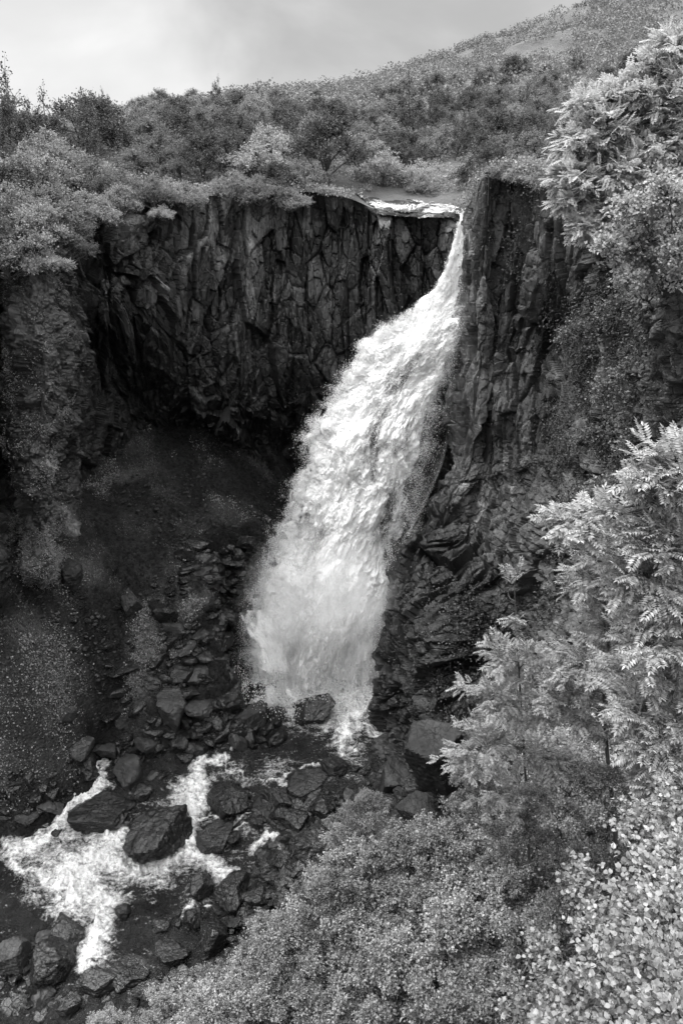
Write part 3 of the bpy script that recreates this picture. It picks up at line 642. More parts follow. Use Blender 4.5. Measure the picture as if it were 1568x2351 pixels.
BOULDERS = [
 (605, 1585, 50, 44, 'small rounded black rock in front of the splash', 'w'), (566, 1578, 42, 50, 'upright dark rock on the left rim of the splash', 'w'),
 (712, 1630, 124, 72, 'long wet black boulder lying below the foot of the fall', 'w'), (585, 1642, 68, 78, 'squarish pale faced boulder left of the long wet boulder', 'd'), (636, 1640, 46, 54, 'narrow dark rock wedged beside the long wet boulder', 'w'),
 (456, 1626, 62, 66, 'blocky flat faced boulder on the left bank near the fall', 'd'), (400, 1618, 80, 110, 'large tilted slab of rock above the dark pool', 'd'), (402, 1690, 28, 36, 'little pale cube of rock under the tilted slab', 'd'),
 (517, 1832, 112, 84, 'flat topped slab standing in the middle of the rapids', 'w'), (352, 1905, 140, 130, 'biggest black boulder between the two white chutes', 'w'), (228, 1872, 150, 74, 'long low rock with water pouring over its edge', 'w'),
 (293, 1762, 58, 84, 'layered block on the right of the upper left chute', 'd'), (328, 1822, 42, 42, 'small square rock above the biggest boulder', 'w'), (642, 1832, 74, 50, 'low wedge of rock on the right of the flat slab', 'w'),
 (770, 1757, 74, 48, 'black knobbly rock near the foot of the right cliff', 'w'), (700, 1795, 100, 40, 'thin submerged slab left of the knobbly rock', 'w'), (535, 1925, 42, 42, 'small round rock below the flat slab', 'w'),
 (492, 1925, 100, 50, 'sloping wet ledge beside the central foam', 'w'), (588, 1884, 54, 44, 'cracked dark rock on the right edge of the rapids', 'w'), (528, 2042, 84, 88, 'sharp edged black boulder at the right end of the foam', 'w'),
 (458, 2036, 52, 56, 'rounded rock left of the sharp edged boulder', 'w'), (440, 2108, 44, 46, 'small black rock in the shallow lower water', 'w'), (492, 2150, 84, 86, 'big cube shaped boulder by the foreground bushes', 'w'),
 (155, 2138, 112, 60, 'broken rock ledge left of the lowest chute', 'w'), (110, 2212, 96, 110, 'bulky glossy black boulder near the bottom left corner', 'w'), (28, 2205, 80, 84, 'grey boulder cut by the left edge of the picture', 'd'),
 (284, 2092, 46, 30, 'flat dark rock at the bottom of the foam pool', 'w'), (132, 1912, 36, 32, 'small dark rock inside the left white water', 'w'), (300, 1378, 46, 130, 'upright mossy fin of rock on the scree', 'd'),
 (572, 1240, 92, 56, 'dark flat topped rock high on the scree beside the fall', 'w'), (520, 1285, 90, 40, 'stacked dark rock below the flat topped one', 'w'), (565, 1305, 60, 70, 'black ledge touching the left edge of the fall', 'w'), (450, 1372, 100, 36, 'low rounded rock on the grassy knoll', 'd'),
 (555, 1440, 60, 60, 'wet rock glistening in the spray', 'w'), (470, 1462, 70, 36, 'dark outcrop in the middle of the grassy knoll', 'w'), (510, 1520, 60, 60, 'shadowy rock between knoll and splash', 'w'), (430, 1530, 50, 34, 'mossy stone at the lower end of the knoll', 'd'),
 (180, 1718, 64, 62, 'angular grey block low on the left bank', 'd'), (240, 1712, 90, 40, 'long leaning stone above the left chute', 'd'), (146, 1640, 40, 90, 'thin standing stone in the left vegetation', 'd'), (112, 1846, 60, 32, 'flat stone on the left shore', 'd'),
 (60, 1870, 60, 36, 'weathered stone on the left shore by the picture edge', 'd'), (205, 1770, 34, 60, 'dark upright stone left of the upper chute', 'w'), (480, 1690, 50, 36, 'half sunken stone at the edge of the dark pool', 'w'), (430, 1738, 44, 26, 'low stone just above the central chute', 'w'),
 (330, 1700, 60, 40, 'broad faced stone at the top of the left shore', 'd'), (275, 1650, 40, 44, 'chunky stone at the foot of the scree', 'd'), (370, 1490, 30, 50, 'leaning stone on the dark scree', 'd'),
 (680, 1880, 80, 60, 'cracked boulder on the right bank rubble', 'w'), (740, 1850, 90, 60, 'dull boulder against the right cliff foot', 'w'), (720, 1940, 90, 70, 'dark boulder beside the topmost foreground bush', 'w'), (650, 1970, 70, 60, 'rough rock at the bushes edge', 'w'),
 (640, 1900, 50, 40, 'small stone on the right bank', 'w'), (590, 2060, 60, 50, 'stone between the sharp boulder and the bushes', 'w'), (300, 2230, 120, 60, 'broad dark rock at the bottom right of the lowest chute', 'w'), (390, 2190, 80, 44, 'wet rock in the lower shallows', 'w'),
 (370, 2120, 60, 26, 'flat stone breaking the lower ripples', 'w'), (230, 2260, 90, 60, 'black rock just under the lowest chute', 'w'), (160, 2310, 60, 50, 'small rock at the bottom left by the leaves', 'w'), (340, 2270, 60, 40, 'stone half under the lowest bushes', 'w'),
 (600, 1385, 60, 44, 'dark rock with white water spilling over it at the left splash', 'w'), (540, 1375, 80, 46, 'slanting black rock just left of the splash', 'w'), (505, 1420, 84, 46, 'broken slab lying across the knoll', 'w'), (480, 1330, 70, 44, 'angular rock at the top of the knoll', 'w'), (400, 1440, 60, 50, 'block poking out of the grass on the knoll', 'd'), (545, 1340, 60, 40, 'black wedge under the stacked rock', 'w'),
 (550, 1500, 60, 46, 'wet block left of the splash foot', 'w'), (470, 1560, 70, 56, 'heavy dark block above the flat faced boulder', 'w'), (530, 1610, 56, 70, 'tall black rock between the flat faced boulder and the splash', 'w'), (340, 1560, 60, 50, 'rough block at the bottom of the grassy ridge', 'd'), (620, 1255, 50, 46, 'black rock tucked behind the edge of the fall', 'w'), (500, 1660, 50, 50, 'dark stone on the shore of the plunge pool', 'w'), (545, 1700, 36, 60, 'narrow pale edged stone dipping into the pool', 'd'),
 (1000, 1720, 170, 170, 'huge mossy rounded boulder leaning on the right cliff foot', 'm'), (905, 1790, 90, 130, 'tall mossy block at the waterline of the right cliff', 'm'), (160, 1310, 80, 70, 'mossy block at the foot of the left buttress', 'm'),
 (20, 1300, 70, 60, 'dark stone at the left edge of the scree', 'd'), (835, 1830, 60, 50, 'shadowed stone in the cleft of the right bank', 'w'), (960, 1860, 110, 90, 'broken block hidden under the young bushes', 'm')]
rocks = []
for i, (px, py, w, h, lab, kd) in enumerate(BOULDERS):
    base = grid_hit(px, py + h * .30, surf, 12, 46) if kd != 'm' or px < 400 else None
    if base is None:
        Yb = {1000: 21.5, 905: 25.0, 960: 19.5}[px]
        base = P(px, py + h * .2, Yb)
    ux, uy, dep = proj(base)
    sx = .5 * w * dep / FOC; sz = .5 * h * dep / FOC; sy = .5 * (sx + sz) * .95
    sz = min(sz, sx * 1.6)
    X, F = rock_shape(100 + i, (sx, sy, sz * .95), 5 if w > 60 else 4)
    me = make_mesh('boulder', X, F, False, [M[{'w': 'boulder', 'd': 'dryboulder', 'm': 'mossrock'}[kd]]])
    ctr = P(px, py, base[1] + .25 * sy)
    o = link('boulder', me, loc=(ctr[0], ctr[1], ctr[2] - sz * .06), rot=(rng.uniform(-.15, .15), -.38 if i == 2 else rng.uniform(-.3, .3), .15 if i == 2 else rng.uniform(-.5, .5)))
    tag(o, lab, 'boulder', 'boulders around the rapids')
    rocks.append((base, sx))
def scatter_rocks(name, pts, sizes, mat, label, nproto=10, sub=2, seed=500):
    Vs, Fs, off = [], [], 0
    protos = [rock_shape(seed + k, (1, 1, .8), sub, 9) for k in range(nproto)]
    r = np.random.default_rng(seed)
    for (p, s) in zip(pts, sizes):
        X, F = protos[r.integers(nproto)]
        a = r.uniform(0, 6.28); c, q = math.cos(a), math.sin(a)
        X = X * np.array([r.uniform(.8, 1.5), r.uniform(.7, 1.1), r.uniform(.5, 1.1)]) * s
        tl = r.uniform(-.5, .5); X = np.stack([X[:, 0] * math.cos(tl) + X[:, 2] * math.sin(tl), X[:, 1], X[:, 2] * math.cos(tl) - X[:, 0] * math.sin(tl)], 1)
        X = np.stack([X[:, 0] * c - X[:, 1] * q, X[:, 0] * q + X[:, 1] * c, X[:, 2]], 1)
        Vs.append(X + p); Fs.append(F + off); off += len(X)
    o = link(name, make_mesh(name, np.vstack(Vs), np.vstack(Fs), False, [mat]))
    return tag(o, label, kind='stuff')
pts, szs = [], []
for (x0, y0, x1, y1, n, s0, s1) in [(480, 1540, 640, 1700, 90, .2, .75), (330, 1560, 540, 1720, 130, .2, .7), (160, 1700, 380, 1790, 90, .15, .4), (0, 1770, 220, 1900, 150, .1, .35), (600, 1820, 860, 2000, 300, .15, .6),
                                (560, 2000, 700, 2120, 110, .12, .4), (400, 2080, 600, 2260, 60, .1, .35), (0, 2160, 150, 2330, 110, .12, .4), (180, 2230, 420, 2340, 120, .1, .35), (420, 1250, 620, 1560, 150, .2, .7), (170, 1300, 420, 1560, 60, .08, .3),
                                (820, 1760, 900, 1880, 50, .15, .4), (560, 1730, 800, 1830, 40, .1, .3), (370, 1380, 520, 1560, 60, .12, .35)]:
    for _ in range(n):
        p = grid_hit(rng.uniform(x0, x1), rng.uniform(y0, y1), surf, 12, 46, 260)
        pts.append(p); szs.append(s0 + (s1 - s0) * rng.random() ** 2.2)
scatter_rocks('rubble', pts, szs, M['boulder'], 'broken dark rubble lining both banks of the river', sub=3)
pts, szs = [], []
for _ in range(190):
    t_ = rng.random(); bx0 = np.interp(t_, [0, .35, .7, 1], [600, 490, 410, 330]); by0 = np.interp(t_, [0, .35, .7, 1], [1240, 1380, 1500, 1640])
    p = grid_hit(bx0 + rng.normal(0, 42), by0 + rng.normal(0, 36), surf, 18, 46, 260); pts.append(p); szs.append(.12 + .75 * rng.random() ** 3)
scatter_rocks('rubble', pts, szs, M['boulder'], 'ridge of tumbled dark rock running down to the foot of the fall', sub=3, seed=560)
pts, szs = [], []
for _ in range(5200):
    p = grid_hit(rng.uniform(-40, 640), rng.uniform(1080, 1720), surf, 18, 46, 160)
    pts.append(p); szs.append(.03 + .10 * rng.random() ** 3)
scatter_rocks('gravel', pts, szs, M['dryboulder'], 'loose gravel covering the dark scree', sub=1, seed=600)

# ------------------------------------------------------------------ the waterfall
FALL = [((1050, 486), (1098, 488), 41.0), ((1056, 512), (1100, 514), 39.9), ((1032, 600), (1088, 620), 39.4), ((988, 680), (1064, 705), 39.0), ((905, 748), (1050, 775), 38.3), ((830, 835), (1022, 855), 37.7),
        ((772, 925), (1000, 930), 37.1), ((722, 985), (985, 1010), 36.5), ((702, 1090), (965, 1095), 35.9), ((658, 1200), (948, 1205), 35.2), ((625, 1300), (925, 1305), 34.5), ((604, 1380), (912, 1390), 33.9),
        ((592, 1450), (890, 1460), 33.3), ((582, 1530), (880, 1540), 32.6), ((586, 1590), (878, 1605), 31.8)]
def unit0(v): return v / np.linalg.norm(v, axis=1, keepdims=True)
def fall_grid(nu, nv, back=0.0, bulge=1.0, rows=FALL, grow=0.0):
    A = np.array([P(l[0], l[1], Y) for l, r, Y in rows]); B = np.array([P(r[0], r[1], Y) for l, r, Y in rows])
    ln = np.linalg.norm(np.diff(A, axis=0), axis=1); tu, _ = seg_params(ln, nu)
    a = catmull(A, tu); b = catmull(B, tu); c = (b - a)
    a = a - c * grow; b = b + c * grow * .5
    rag = np.zeros_like(a)
    if rows is FALL:
        sl = np.linspace(0, ln.sum(), nu); wl = np.linalg.norm(b - a, axis=1)
        rag = -unit0(b - a) * ((.32 * fbm(sl * .8, sl * 0 + 3 * grow, oct=2, seed=97) + .42 * np.abs(fbm(sl * 2.2, sl * 0 + 9 * grow, oct=3, seed=98)) - .15) * np.clip(wl / 3 - .3, 0, 1))[:, None]
    t = np.linspace(0, 1, nv)[None, :, None]
    g = a[:, None] * (1 - t) + b[:, None] * t + rag[:, None] * (1 - t) ** 7
    wdt = np.linalg.norm(b - a, axis=1)[:, None]
    s = np.linspace(0, ln.sum(), nu)[:, None] + np.zeros((nu, nv))
    arc = np.sin(np.pi * t[..., 0]) ** .7 * wdt * .28 * bulge * (1 - .85 * np.clip((s / s.max() - .72) / .28, 0, 1) ** 1.3)
    g = g.copy(); g[..., 1] -= arc; g[..., 1] += back * np.minimum(1, wdt / 4)
    T = (t[..., 0] - .5) * wdt
    return g, s, T, t[..., 0] + np.zeros((nu, nv)), wdt
fall = bpy.data.objects.new('waterfall', None); COL.objects.link(fall)
fbase = P(740, 1600, 31.8); fall.location = fbase
tag(fall, 'tall white waterfall leaping from the cliff notch into the gorge', 'waterfall')
def sheet(name, nu, nv, back, bulge, mat, amp, seed, dens, grow=0.0, rows=FALL, kind=None):
    g, S, T, t, wdt = fall_grid(nu, nv, back, bulge, rows, grow)
    n = gnormal(g); n *= np.sign((n * (-g)).sum(2).mean())
    w = np.minimum(1, wdt / 3.0)
    dsp = amp * w * (fbm(T * .9 + 50, S * .4, oct=3, seed=seed) * .7 + .34 * np.abs(fbm(T * 1.7, S * .75, oct=6, seed=seed + 1, gain=.57)) + .06 * fbm(T * 9, S * 5, oct=3, seed=seed + 2))
    g = g + n * dsp[..., None]
    dn = dens(t, S / S.max(), T, S)
    me = make_mesh(name, (g - fbase).reshape(-1, 3), gridF(nu, nv), True, [mat], {'flowc': np.stack([T, S, np.full_like(S, seed * 1.7)], -1).reshape(-1, 3), 'thick': dn.ravel()})
    return link(name, me, fall)
def edge(t, a, b): return np.clip(t / a, 0, 1) * np.clip((1 - t) / b, 0, 1)
def core_d(t, s, T, S):
    e = edge(t, .10, .16)
    hole = .26 * np.exp(-((t - .48) / .13) ** 2 - ((s - .64) / .16) ** 2) + .25 * np.exp(-((t - .30) / .07) ** 2 - ((s - .92) / .05) ** 2)
    hole = hole * .75 + .30 * np.clip(fbm(T * .6 + 4, S * .26, oct=3, seed=92) + .05, 0, 1) * (s > .3)
    return .25 + .55 * e ** .7 - hole + .22 * (s < .22) + .10 * (s < .36) - .10 * np.clip((t - .7) / .3, 0, 1) * np.clip((s - .25) / .1, 0, 1)
def layer_d(t, s, T, S):
    return .10 + .55 * edge(t, .22, .3) ** .6 + .10 * fbm(T * .35, S * .25, oct=2, seed=91) - .26 * np.clip(fbm(T * .55 + 4, S * .20, oct=3, seed=92) + .04, 0, 1) * (s > .3) - .10 * np.exp(-((t - .48) / .15) ** 2 - ((s - .64) / .18) ** 2)
sheet('falling_water', 1100, 420, .5, .8, M['fall_core'], .55, 11, core_d)
for k, (bk, bu, gr) in enumerate([(-.1, 1.15, .03), (-.6, 1.5, .05), (1.1, .5, .02)]):
    sheet('spray_layer', 700, 300, bk, bu, M['fall_layer'], .8, 21 + 3 * k, layer_d, gr)
CASC = [((560, 1398), (640, 1390), 34.0), ((556, 1425), (650, 1430), 33.4), ((582, 1480), (665, 1480), 32.6), ((578, 1540), (690, 1545), 31.7), ((562, 1582), (705, 1600), 30.9), ((585, 1606), (720, 1622), 30.6)]
sheet('cascade', 300, 160, 0, .5, M['fall_core'], .5, 61, lambda t, s, T, S: .22 + .46 * edge(t, .15, .3) ** .7 - .42 * np.clip(fbm(T * 1.1, S * .7, oct=3, seed=94), 0, 1), 0, CASC)
VEIL = [((1000, 980), (1035, 985), 37.3), ((965, 1060), (1014, 1070), 36.6), ((940, 1150), (980, 1150), 35.6), ((900, 1240), (936, 1238), 34.55), ((875, 1330), (925, 1332), 33.4), ((850, 1420), (900, 1420), 32.4), ((835, 1510), (880, 1508), 31.6), ((830, 1590), (880, 1592), 31.0)]
sheet('water_veil', 260, 60, 0, .2, M['veil'], .15, 44, lambda t, s, T, S: .25 + .45 * s + .3 * np.clip((t - .6) / .35, 0, 1) * edge(t, .3, .03), 0, VEIL)

# flying drops: small tetrahedra along the torn edges and in front of the water
def drops(n, seed, edge_bias):
    r = np.random.default_rng(seed)
    g, S, T, t, wdt = fall_grid(300, 60, .1, 1.3)
    nu = 300
    i = r.random(n) ** .85 * (nu - 2)
    e = r.random(n); side = r.random(n)
    tt = np.where(side < .50, np.abs(r.normal(0, .05, n)) * -1 + .07 * r.random(n), np.where(side < .72, 1 + r.normal(0, .05, n), r.random(n)))
    ii = i.astype(int); a = g[ii, 0]; b = g[ii, -1]; m = g[ii, np.clip((tt * 59), 0, 59).astype(int)]
    base = np.where((tt < 0)[:, None], a + (b - a) * tt[:, None], np.where((tt > 1)[:, None], a + (b - a) * tt[:, None], m))
    w = wdt[ii, 0]
    p = base + r.normal(0, 1, (n, 3)) * (np.array([.13, .35, .13]) * np.minimum(1, w / 3)[:, None])
    out = np.clip(-tt, 0, None) * w
    clump = fbm(p[:, 0] * 2.2, p[:, 2] * 2.2, p[:, 1] * 2.2, 3, 55)
    keep = (clump > -.25 + out * .45) & (i > 12)
    p = p[keep]; sz = (.007 + .014 * r.random(len(p)) ** 3)
    return p, sz
def tetra_mesh(name, p, sz, mat, parent, seed=0):
    r = np.random.default_rng(seed)
    n = len(p); base = np.array([[1, 1, 1], [1, -1, -1], [-1, 1, -1], [-1, -1, 1]]) / 1.732
    q = r.normal(size=(n, 4)); q /= np.linalg.norm(q, axis=1, keepdims=True)
    w, x, y, z = q.T
    R = np.stack([1 - 2 * (y * y + z * z), 2 * (x * y - z * w), 2 * (x * z + y * w), 2 * (x * y + z * w), 1 - 2 * (x * x + z * z), 2 * (y * z - x * w), 2 * (x * z - y * w), 2 * (y * z + x * w), 1 - 2 * (x * x + y * y)], 1).reshape(n, 3, 3)
    V = np.einsum('nij,kj->nki', R, base) * (sz[:, None, None] * np.array([1, 1, 1.5])) + p[:, None]
    F = np.array([[0, 1, 2], [0, 3, 1], [0, 2, 3], [1, 3, 2]])[None] + (np.arange(n) * 4)[:, None, None]
    return link(name, make_mesh(name, (V - fbase).reshape(-1, 3), F.reshape(-1, 3), True, [mat]), parent)
p, sz = drops(230000, 5, 1)
o = tetra_mesh('spray', p, sz, M['drops'], fall); o['kind'] = 'stuff'
# splash clumps leaping at the foot
r = np.random.default_rng(9); n = 26000
cx = r.normal(0, 1, n); q = np.stack([P(690, 1570, 31)[0] + cx * 2.1, 31.2 + r.normal(0, .8, n), -25.2 + np.abs(r.normal(0, .75, n))], 1)
kp = fbm(q[:, 0] * 1.5, q[:, 1] * 1.5, q[:, 2] * 2, 3, 77) > .05 * (q[:, 2] + 25.2)
o = tetra_mesh('splash', q[kp], .015 + .03 * r.random(kp.sum()) ** 3, M['drops'], fall, 3); o['kind'] = 'stuff'
# mist hanging at the foot of the fall
b = MatB('mist'); pp = b.obj()
ln_ = b.n('ShaderNodeVectorMath', {0: pp}, operation='LENGTH').outputs['Value']
dens = b.math('MULTIPLY', b.ramp(ln_, 1.0, .35, 0, 1, True), b.ramp(b.noise(pp, 2.2, 3, .55), .38, .68, 0.02, .42))
vol = b.n('ShaderNodeVolumePrincipled', {'Color': (.995, .995, .995, 1), 'Anisotropy': -.1, 'Density': dens})
b.t.links.new(vol.outputs[0], b.out.inputs['Volume']); M['mist'] = b.m
V_, F_ = ico(3)
Vm, Fm = ico(3)
o = link('mist', make_mesh('mist', Vm, Fm, True, [M['mist']]), loc=tuple(P(725, 1400, 31.6)), scale=(4.4, 2.4, 6.2), rot=(.12, .22, 0))
tag(o, 'fine white mist drifting round the foot of the waterfall', kind='stuff')
# ------------------------------------------------------------------ plants
def unit(a): return a / np.maximum(np.linalg.norm(a, axis=-1, keepdims=True), 1e-9)
def tube(pts, r0, r1, k=5):
    pts = np.asarray(pts, float); n = len(pts)
    t = unit(np.gradient(pts, axis=0)); ref = np.array([.31, .17, .93]); a = unit(np.cross(t, ref)); b = np.cross(t, a)
    r = np.linspace(r0, r1, n)[:, None, None]; th = np.arange(k) * 2 * np.pi / k
    V = pts[:, None] + r * (np.cos(th)[None, :, None] * a[:, None] + np.sin(th)[None, :, None] * b[:, None])
    i = np.arange(n - 1)[:, None] * k + np.arange(k)[None]; j = np.arange(n - 1)[:, None] * k + (np.arange(k)[None] + 1) % k
    return V.reshape(-1, 3), np.stack([i, j, j + k, i + k], -1).reshape(-1, 4)
def rhombs(c, d, nrm, L, W):
    """leaf blades: base, side, tip, side, slightly folded along the midrib"""
    s = unit(np.cross(d, nrm)); u = unit(np.cross(s, d))
    L = np.asarray(L)[..., None]; W = np.asarray(W)[..., None]
    V = np.stack([c, c + d * L * .45 + s * W * .5 + u * W * .12, c + d * L - u * L * .08, c + d * L * .45 - s * W * .5 + u * W * .12], -2)
    return V.reshape(-1, 3)
def hexes(c, d, nrm, L, W):
    """rounded leaf blades with six corners"""
    s = unit(np.cross(d, nrm)); u = unit(np.cross(s, d)); L = np.asarray(L)[..., None]; W = np.asarray(W)[..., None]
    rows = []
    for a, w, z in [(0, 0, 0), (.22, .42, .10), (.62, .50, .12), (1.0, .06, -.05), (1.0, -.06, -.05), (.62, -.50, .12), (.22, -.42, .10)]:
        rows.append(c + d * L * a + s * W * w + u * W * z)
    return np.stack(rows, -2)
def grow(seed, base, lobes, ntips, per, kind, size, twig=.35, trunk_r=.05, stems=1, up=.5, wob=.12, limb_r=None, path=None):
    """trunk and limbs reach into every crown lobe, twigs leave the limbs, leaves sit along the twigs"""
    r = np.random.default_rng(seed); base = np.asarray(base, float)
    BV, BF, off = [], [], 0
    def add(pts, a, b, k=5):
        nonlocal off
        V, F = tube(pts, a, b, k); BV.append(V); BF.append(F + off); off += len(V)
    C = np.array([l[0] for l in lobes], float); R = np.array([np.broadcast_to(np.asarray(l[1], float), 3) for l in lobes])
    limbs = []
    if path is not None: trunk = catmull(np.array(path, float), np.linspace(0, len(path) - 1, 24))
    else:
        top = C[np.argmax(C[:, 2])]; tv = np.linspace(0, 1, 24)[:, None]
        trunk = base + (top - base) * tv + wob * np.sin(tv * 5 + r.uniform(0, 6)) * r.normal(size=3) * np.array([1, 1, .2]) * (1 - tv)
    add(trunk, trunk_r, trunk_r * .25, 6)
    for i, (c, rr) in enumerate(zip(C, R)):
        src = base + r.normal(0, .06, 3) * np.array([1, 1, 0]) if (stems > 1 and i % 2 == 0) else trunk[np.argmin(np.linalg.norm(trunk - (c - np.array([0, 0, rr[2] * 1.1])), axis=1))]
        tv = np.linspace(0, 1, 12)[:, None]; w = r.normal(0, wob, 3)
        pts = src + (c - src) * tv + np.sin(tv * np.pi) * w + np.sin(tv * 9 + i) * wob * .18 * r.normal(size=3)
        lr = limb_r or trunk_r * .5
        add(pts, lr, lr * .3); limbs.append(pts)
    vol = (R.prod(1)) ** (2 / 3); li = r.choice(len(C), ntips, p=vol / vol.sum())
    dv = unit(r.normal(size=(ntips, 3)) + np.array([0, 0, .25])); rad = r.random(ntips) ** .42
    lump = 1 + .22 * fbm(dv[:, 0] * 2 + li * 3.3, dv[:, 1] * 2, dv[:, 2] * 2, 2, seed)
    tips = C[li] + dv * R[li] * (rad * lump)[:, None]
    tw_s, tw_d, tw_l = [], [], []
    for j in range(ntips):
        lp = limbs[li[j]]; q = lp[max(3, np.argmin(np.linalg.norm(lp - tips[j] + np.array([0, 0, .3 * R[li[j], 2]]), axis=1)))]
        v = tips[j] - q; ln = np.linalg.norm(v) + 1e-6
        mid = q + v * .5 + np.array([0, 0, -.06 * ln]) + r.normal(0, .05 * ln, 3)
        add(np.array([q, mid, tips[j]]), trunk_r * .13, trunk_r * .05, 3)
        d = v / ln; tw_s.append(tips[j]); tw_d.append(d); tw_l.append(min(ln, twig))
    S = np.array(tw_s); D = np.array(tw_d); LN = np.array(tw_l)
    n = ntips * per; S = np.repeat(S, per, 0); D = np.repeat(D, per, 0); LN = np.repeat(LN, per)
    u = r.random(n); c = S - D * (LN * u * .9)[:, None] + D * (.15 * twig * r.random(n))[:, None]
    rnd = unit(r.normal(size=(n, 3)))
    d = unit(D * .7 + rnd * .9 + np.array([0, 0, .12]))
    nm = unit(np.array([0, 0, up]) + unit(r.normal(size=(n, 3))) * .8 + D * .15)
    L = size * r.uniform(.7, 1.25, n)
    if kind == 'small':
        c = c + unit(r.normal(size=(n, 3))) * (twig * .28 * r.random(n))[:, None]
        LV = rhombs(c, d, nm, L, L * .8); k = 4
    elif kind == 'round':
        c = c + unit(r.normal(size=(n, 3))) * (twig * .22 * r.random(n))[:, None]
        LV = hexes(c, d, nm, L, L * .85).reshape(-1, 3); k = 7
    else:   # pinnate rowan leaf: paired leaflets along a drooping midrib
        d = unit(D * .9 + rnd * .7 + np.array([0, 0, -.05])); nm = unit(np.array([0, 0, 1.0]) + unit(r.normal(size=(n, 3))) * .45)
        s = unit(np.cross(d, nm)); nm = np.cross(s, d); out = []
        for a in np.linspace(.22, 1, 6):
            pc = c + d * (L * a)[:, None] - nm * (L * .16 * a * a)[:, None]
            for sg in (-1, 1):
                ld = unit(s * sg + d * .45 - nm * (.18 + .15 * r.random((n, 1))))
                ll = L * (.40 - .12 * abs(a - .5)); out.append(rhombs(pc, ld, nm, ll, ll * .42).reshape(n, 4, 3))
        pc = c + d * L[:, None] - nm * (L * .16)[:, None]; out.append(rhombs(pc, unit(d - nm * .3), nm, L * .38, L * .14).reshape(n, 4, 3))
        LV = np.stack(out, 1).reshape(-1, 3); k = 4
    LF = np.arange(len(LV)).reshape(-1, k)
    return np.vstack(BV), np.vstack(BF), LV, LF
def plant(name, seed, base, lobes, leaf, bark='bark', label=None, cat=None, group=None, crown='crown', trunk='trunk', **k):
    base = np.asarray(base, float)
    BV, BF, LV, LF = grow(seed, base, lobes, **k)
    e = bpy.data.objects.new(name, None); COL.objects.link(e); e.location = base
    tag(e, label, cat, group)
    link(trunk, make_mesh(trunk, BV - base, BF, True, [M[bark]]), e)
    link(crown, make_mesh(crown, LV - base, LF, False, [M[leaf]]), e)
    return e
def copy_plant(o, loc, rz, sc, label=None, group=None):
    c = o.copy(); COL.objects.link(c)
    for ch in o.children:
        h = ch.copy(); COL.objects.link(h); h.parent = c
    c.location = loc; c.rotation_euler = (rng.uniform(-.1, .1), rng.uniform(-.1, .1), rz); c.scale = sc
    if label: c['label'] = label
    if group: c['group'] = group
    return c
def dome(seed, n, R, H, lr, low=.5):
    r = np.random.default_rng(seed); out = [((0, 0, H * .72), (lr * 1.15,) * 2 + (lr * .9,))]
    for i in range(n):
        a = i * 2.4 + r.uniform(-.4, .4); q = R * math.sqrt((i + .6) / n) * .8
        out.append(((q * math.cos(a), q * math.sin(a), H * (.80 - low * (q / R) ** 1.3) * r.uniform(.75, 1.15)), lr * r.uniform(.6, 1.1) * np.array([1, 1, .78])))
    return out
# five kinds of scrub tree on the plateau
PP = [plant('birch_tree', 11, (0, 0, 0), dome(1, 16, 2.3, 2.7, .75, .62), 'leaf_plateau', ntips=900, per=10, kind='small', size=.085, twig=.45, trunk_r=.09, stems=3, cat='tree'),
      plant('birch_tree', 12, (0, 0, 0), dome(2, 14, 2.0, 3.0, .75, .65), 'leaf_plateau', ntips=820, per=10, kind='small', size=.08, twig=.45, trunk_r=.09, stems=2, cat='tree'),
      plant('willow_bush', 13, (0, 0, 0), dome(3, 13, 1.9, 1.8, .65, .6), 'leaf_pale', ntips=800, per=10, kind='small', size=.075, twig=.35, trunk_r=.05, stems=4, cat='bush'),
      plant('birch_tree', 14, (0, 0, 0), dome(4, 14, 2.1, 3.1, .72, .6), 'leaf_dark', ntips=760, per=9, kind='small', size=.09, twig=.45, trunk_r=.11, stems=2, cat='tree'),
      plant('young_birch', 15, (0, 0, 0), [((.55 * math.sin(i * 2.4), .55 * math.cos(i * 2.4), .9 + .16 * i), (.38, .38, .5)) for i in range(7)] + [((-.5, .1, 2.3), (.2, .2, .75)), ((.15, .3, 2.8), (.22, .2, .9)), ((.6, -.2, 2.4), (.2, .2, .7)), ((-.15, -.3, 2.2), (.3, .3, .6)), ((.9, .2, 1.7), (.2, .2, .5))], 'leaf_dark', ntips=330, per=7, kind='small', size=.075, twig=.4, trunk_r=.06, stems=1, wob=.2, cat='tree')]
used = [False] * 5
def put(kind, loc, sc, label, group, rz=None):
    rz = rng.uniform(0, 6.28) if rz is None else rz
    sc = (sc * rng.uniform(.88, 1.15), sc * rng.uniform(.88, 1.15), sc * rng.uniform(.88, 1.12)) if not hasattr(sc, '__len__') else sc
    if not used[kind]:
        used[kind] = True; o = PP[kind]; o.location = loc; o.rotation_euler = (0, 0, rz); o.scale = sc; tag(o, label, None, group); return o
    return copy_plant(PP[kind], loc, rz, sc, label, group)
def plateau_at(px, Y, search=(0, 520)):
    """ground point of the plateau in the direction of px at distance Y"""
    x = 0
    for _ in range(8):
        z = platz(x, Y); x = (px - 784) / FOC * (Y * CT - z * ST)
    return np.array([x, Y, float(platz(x, Y))])
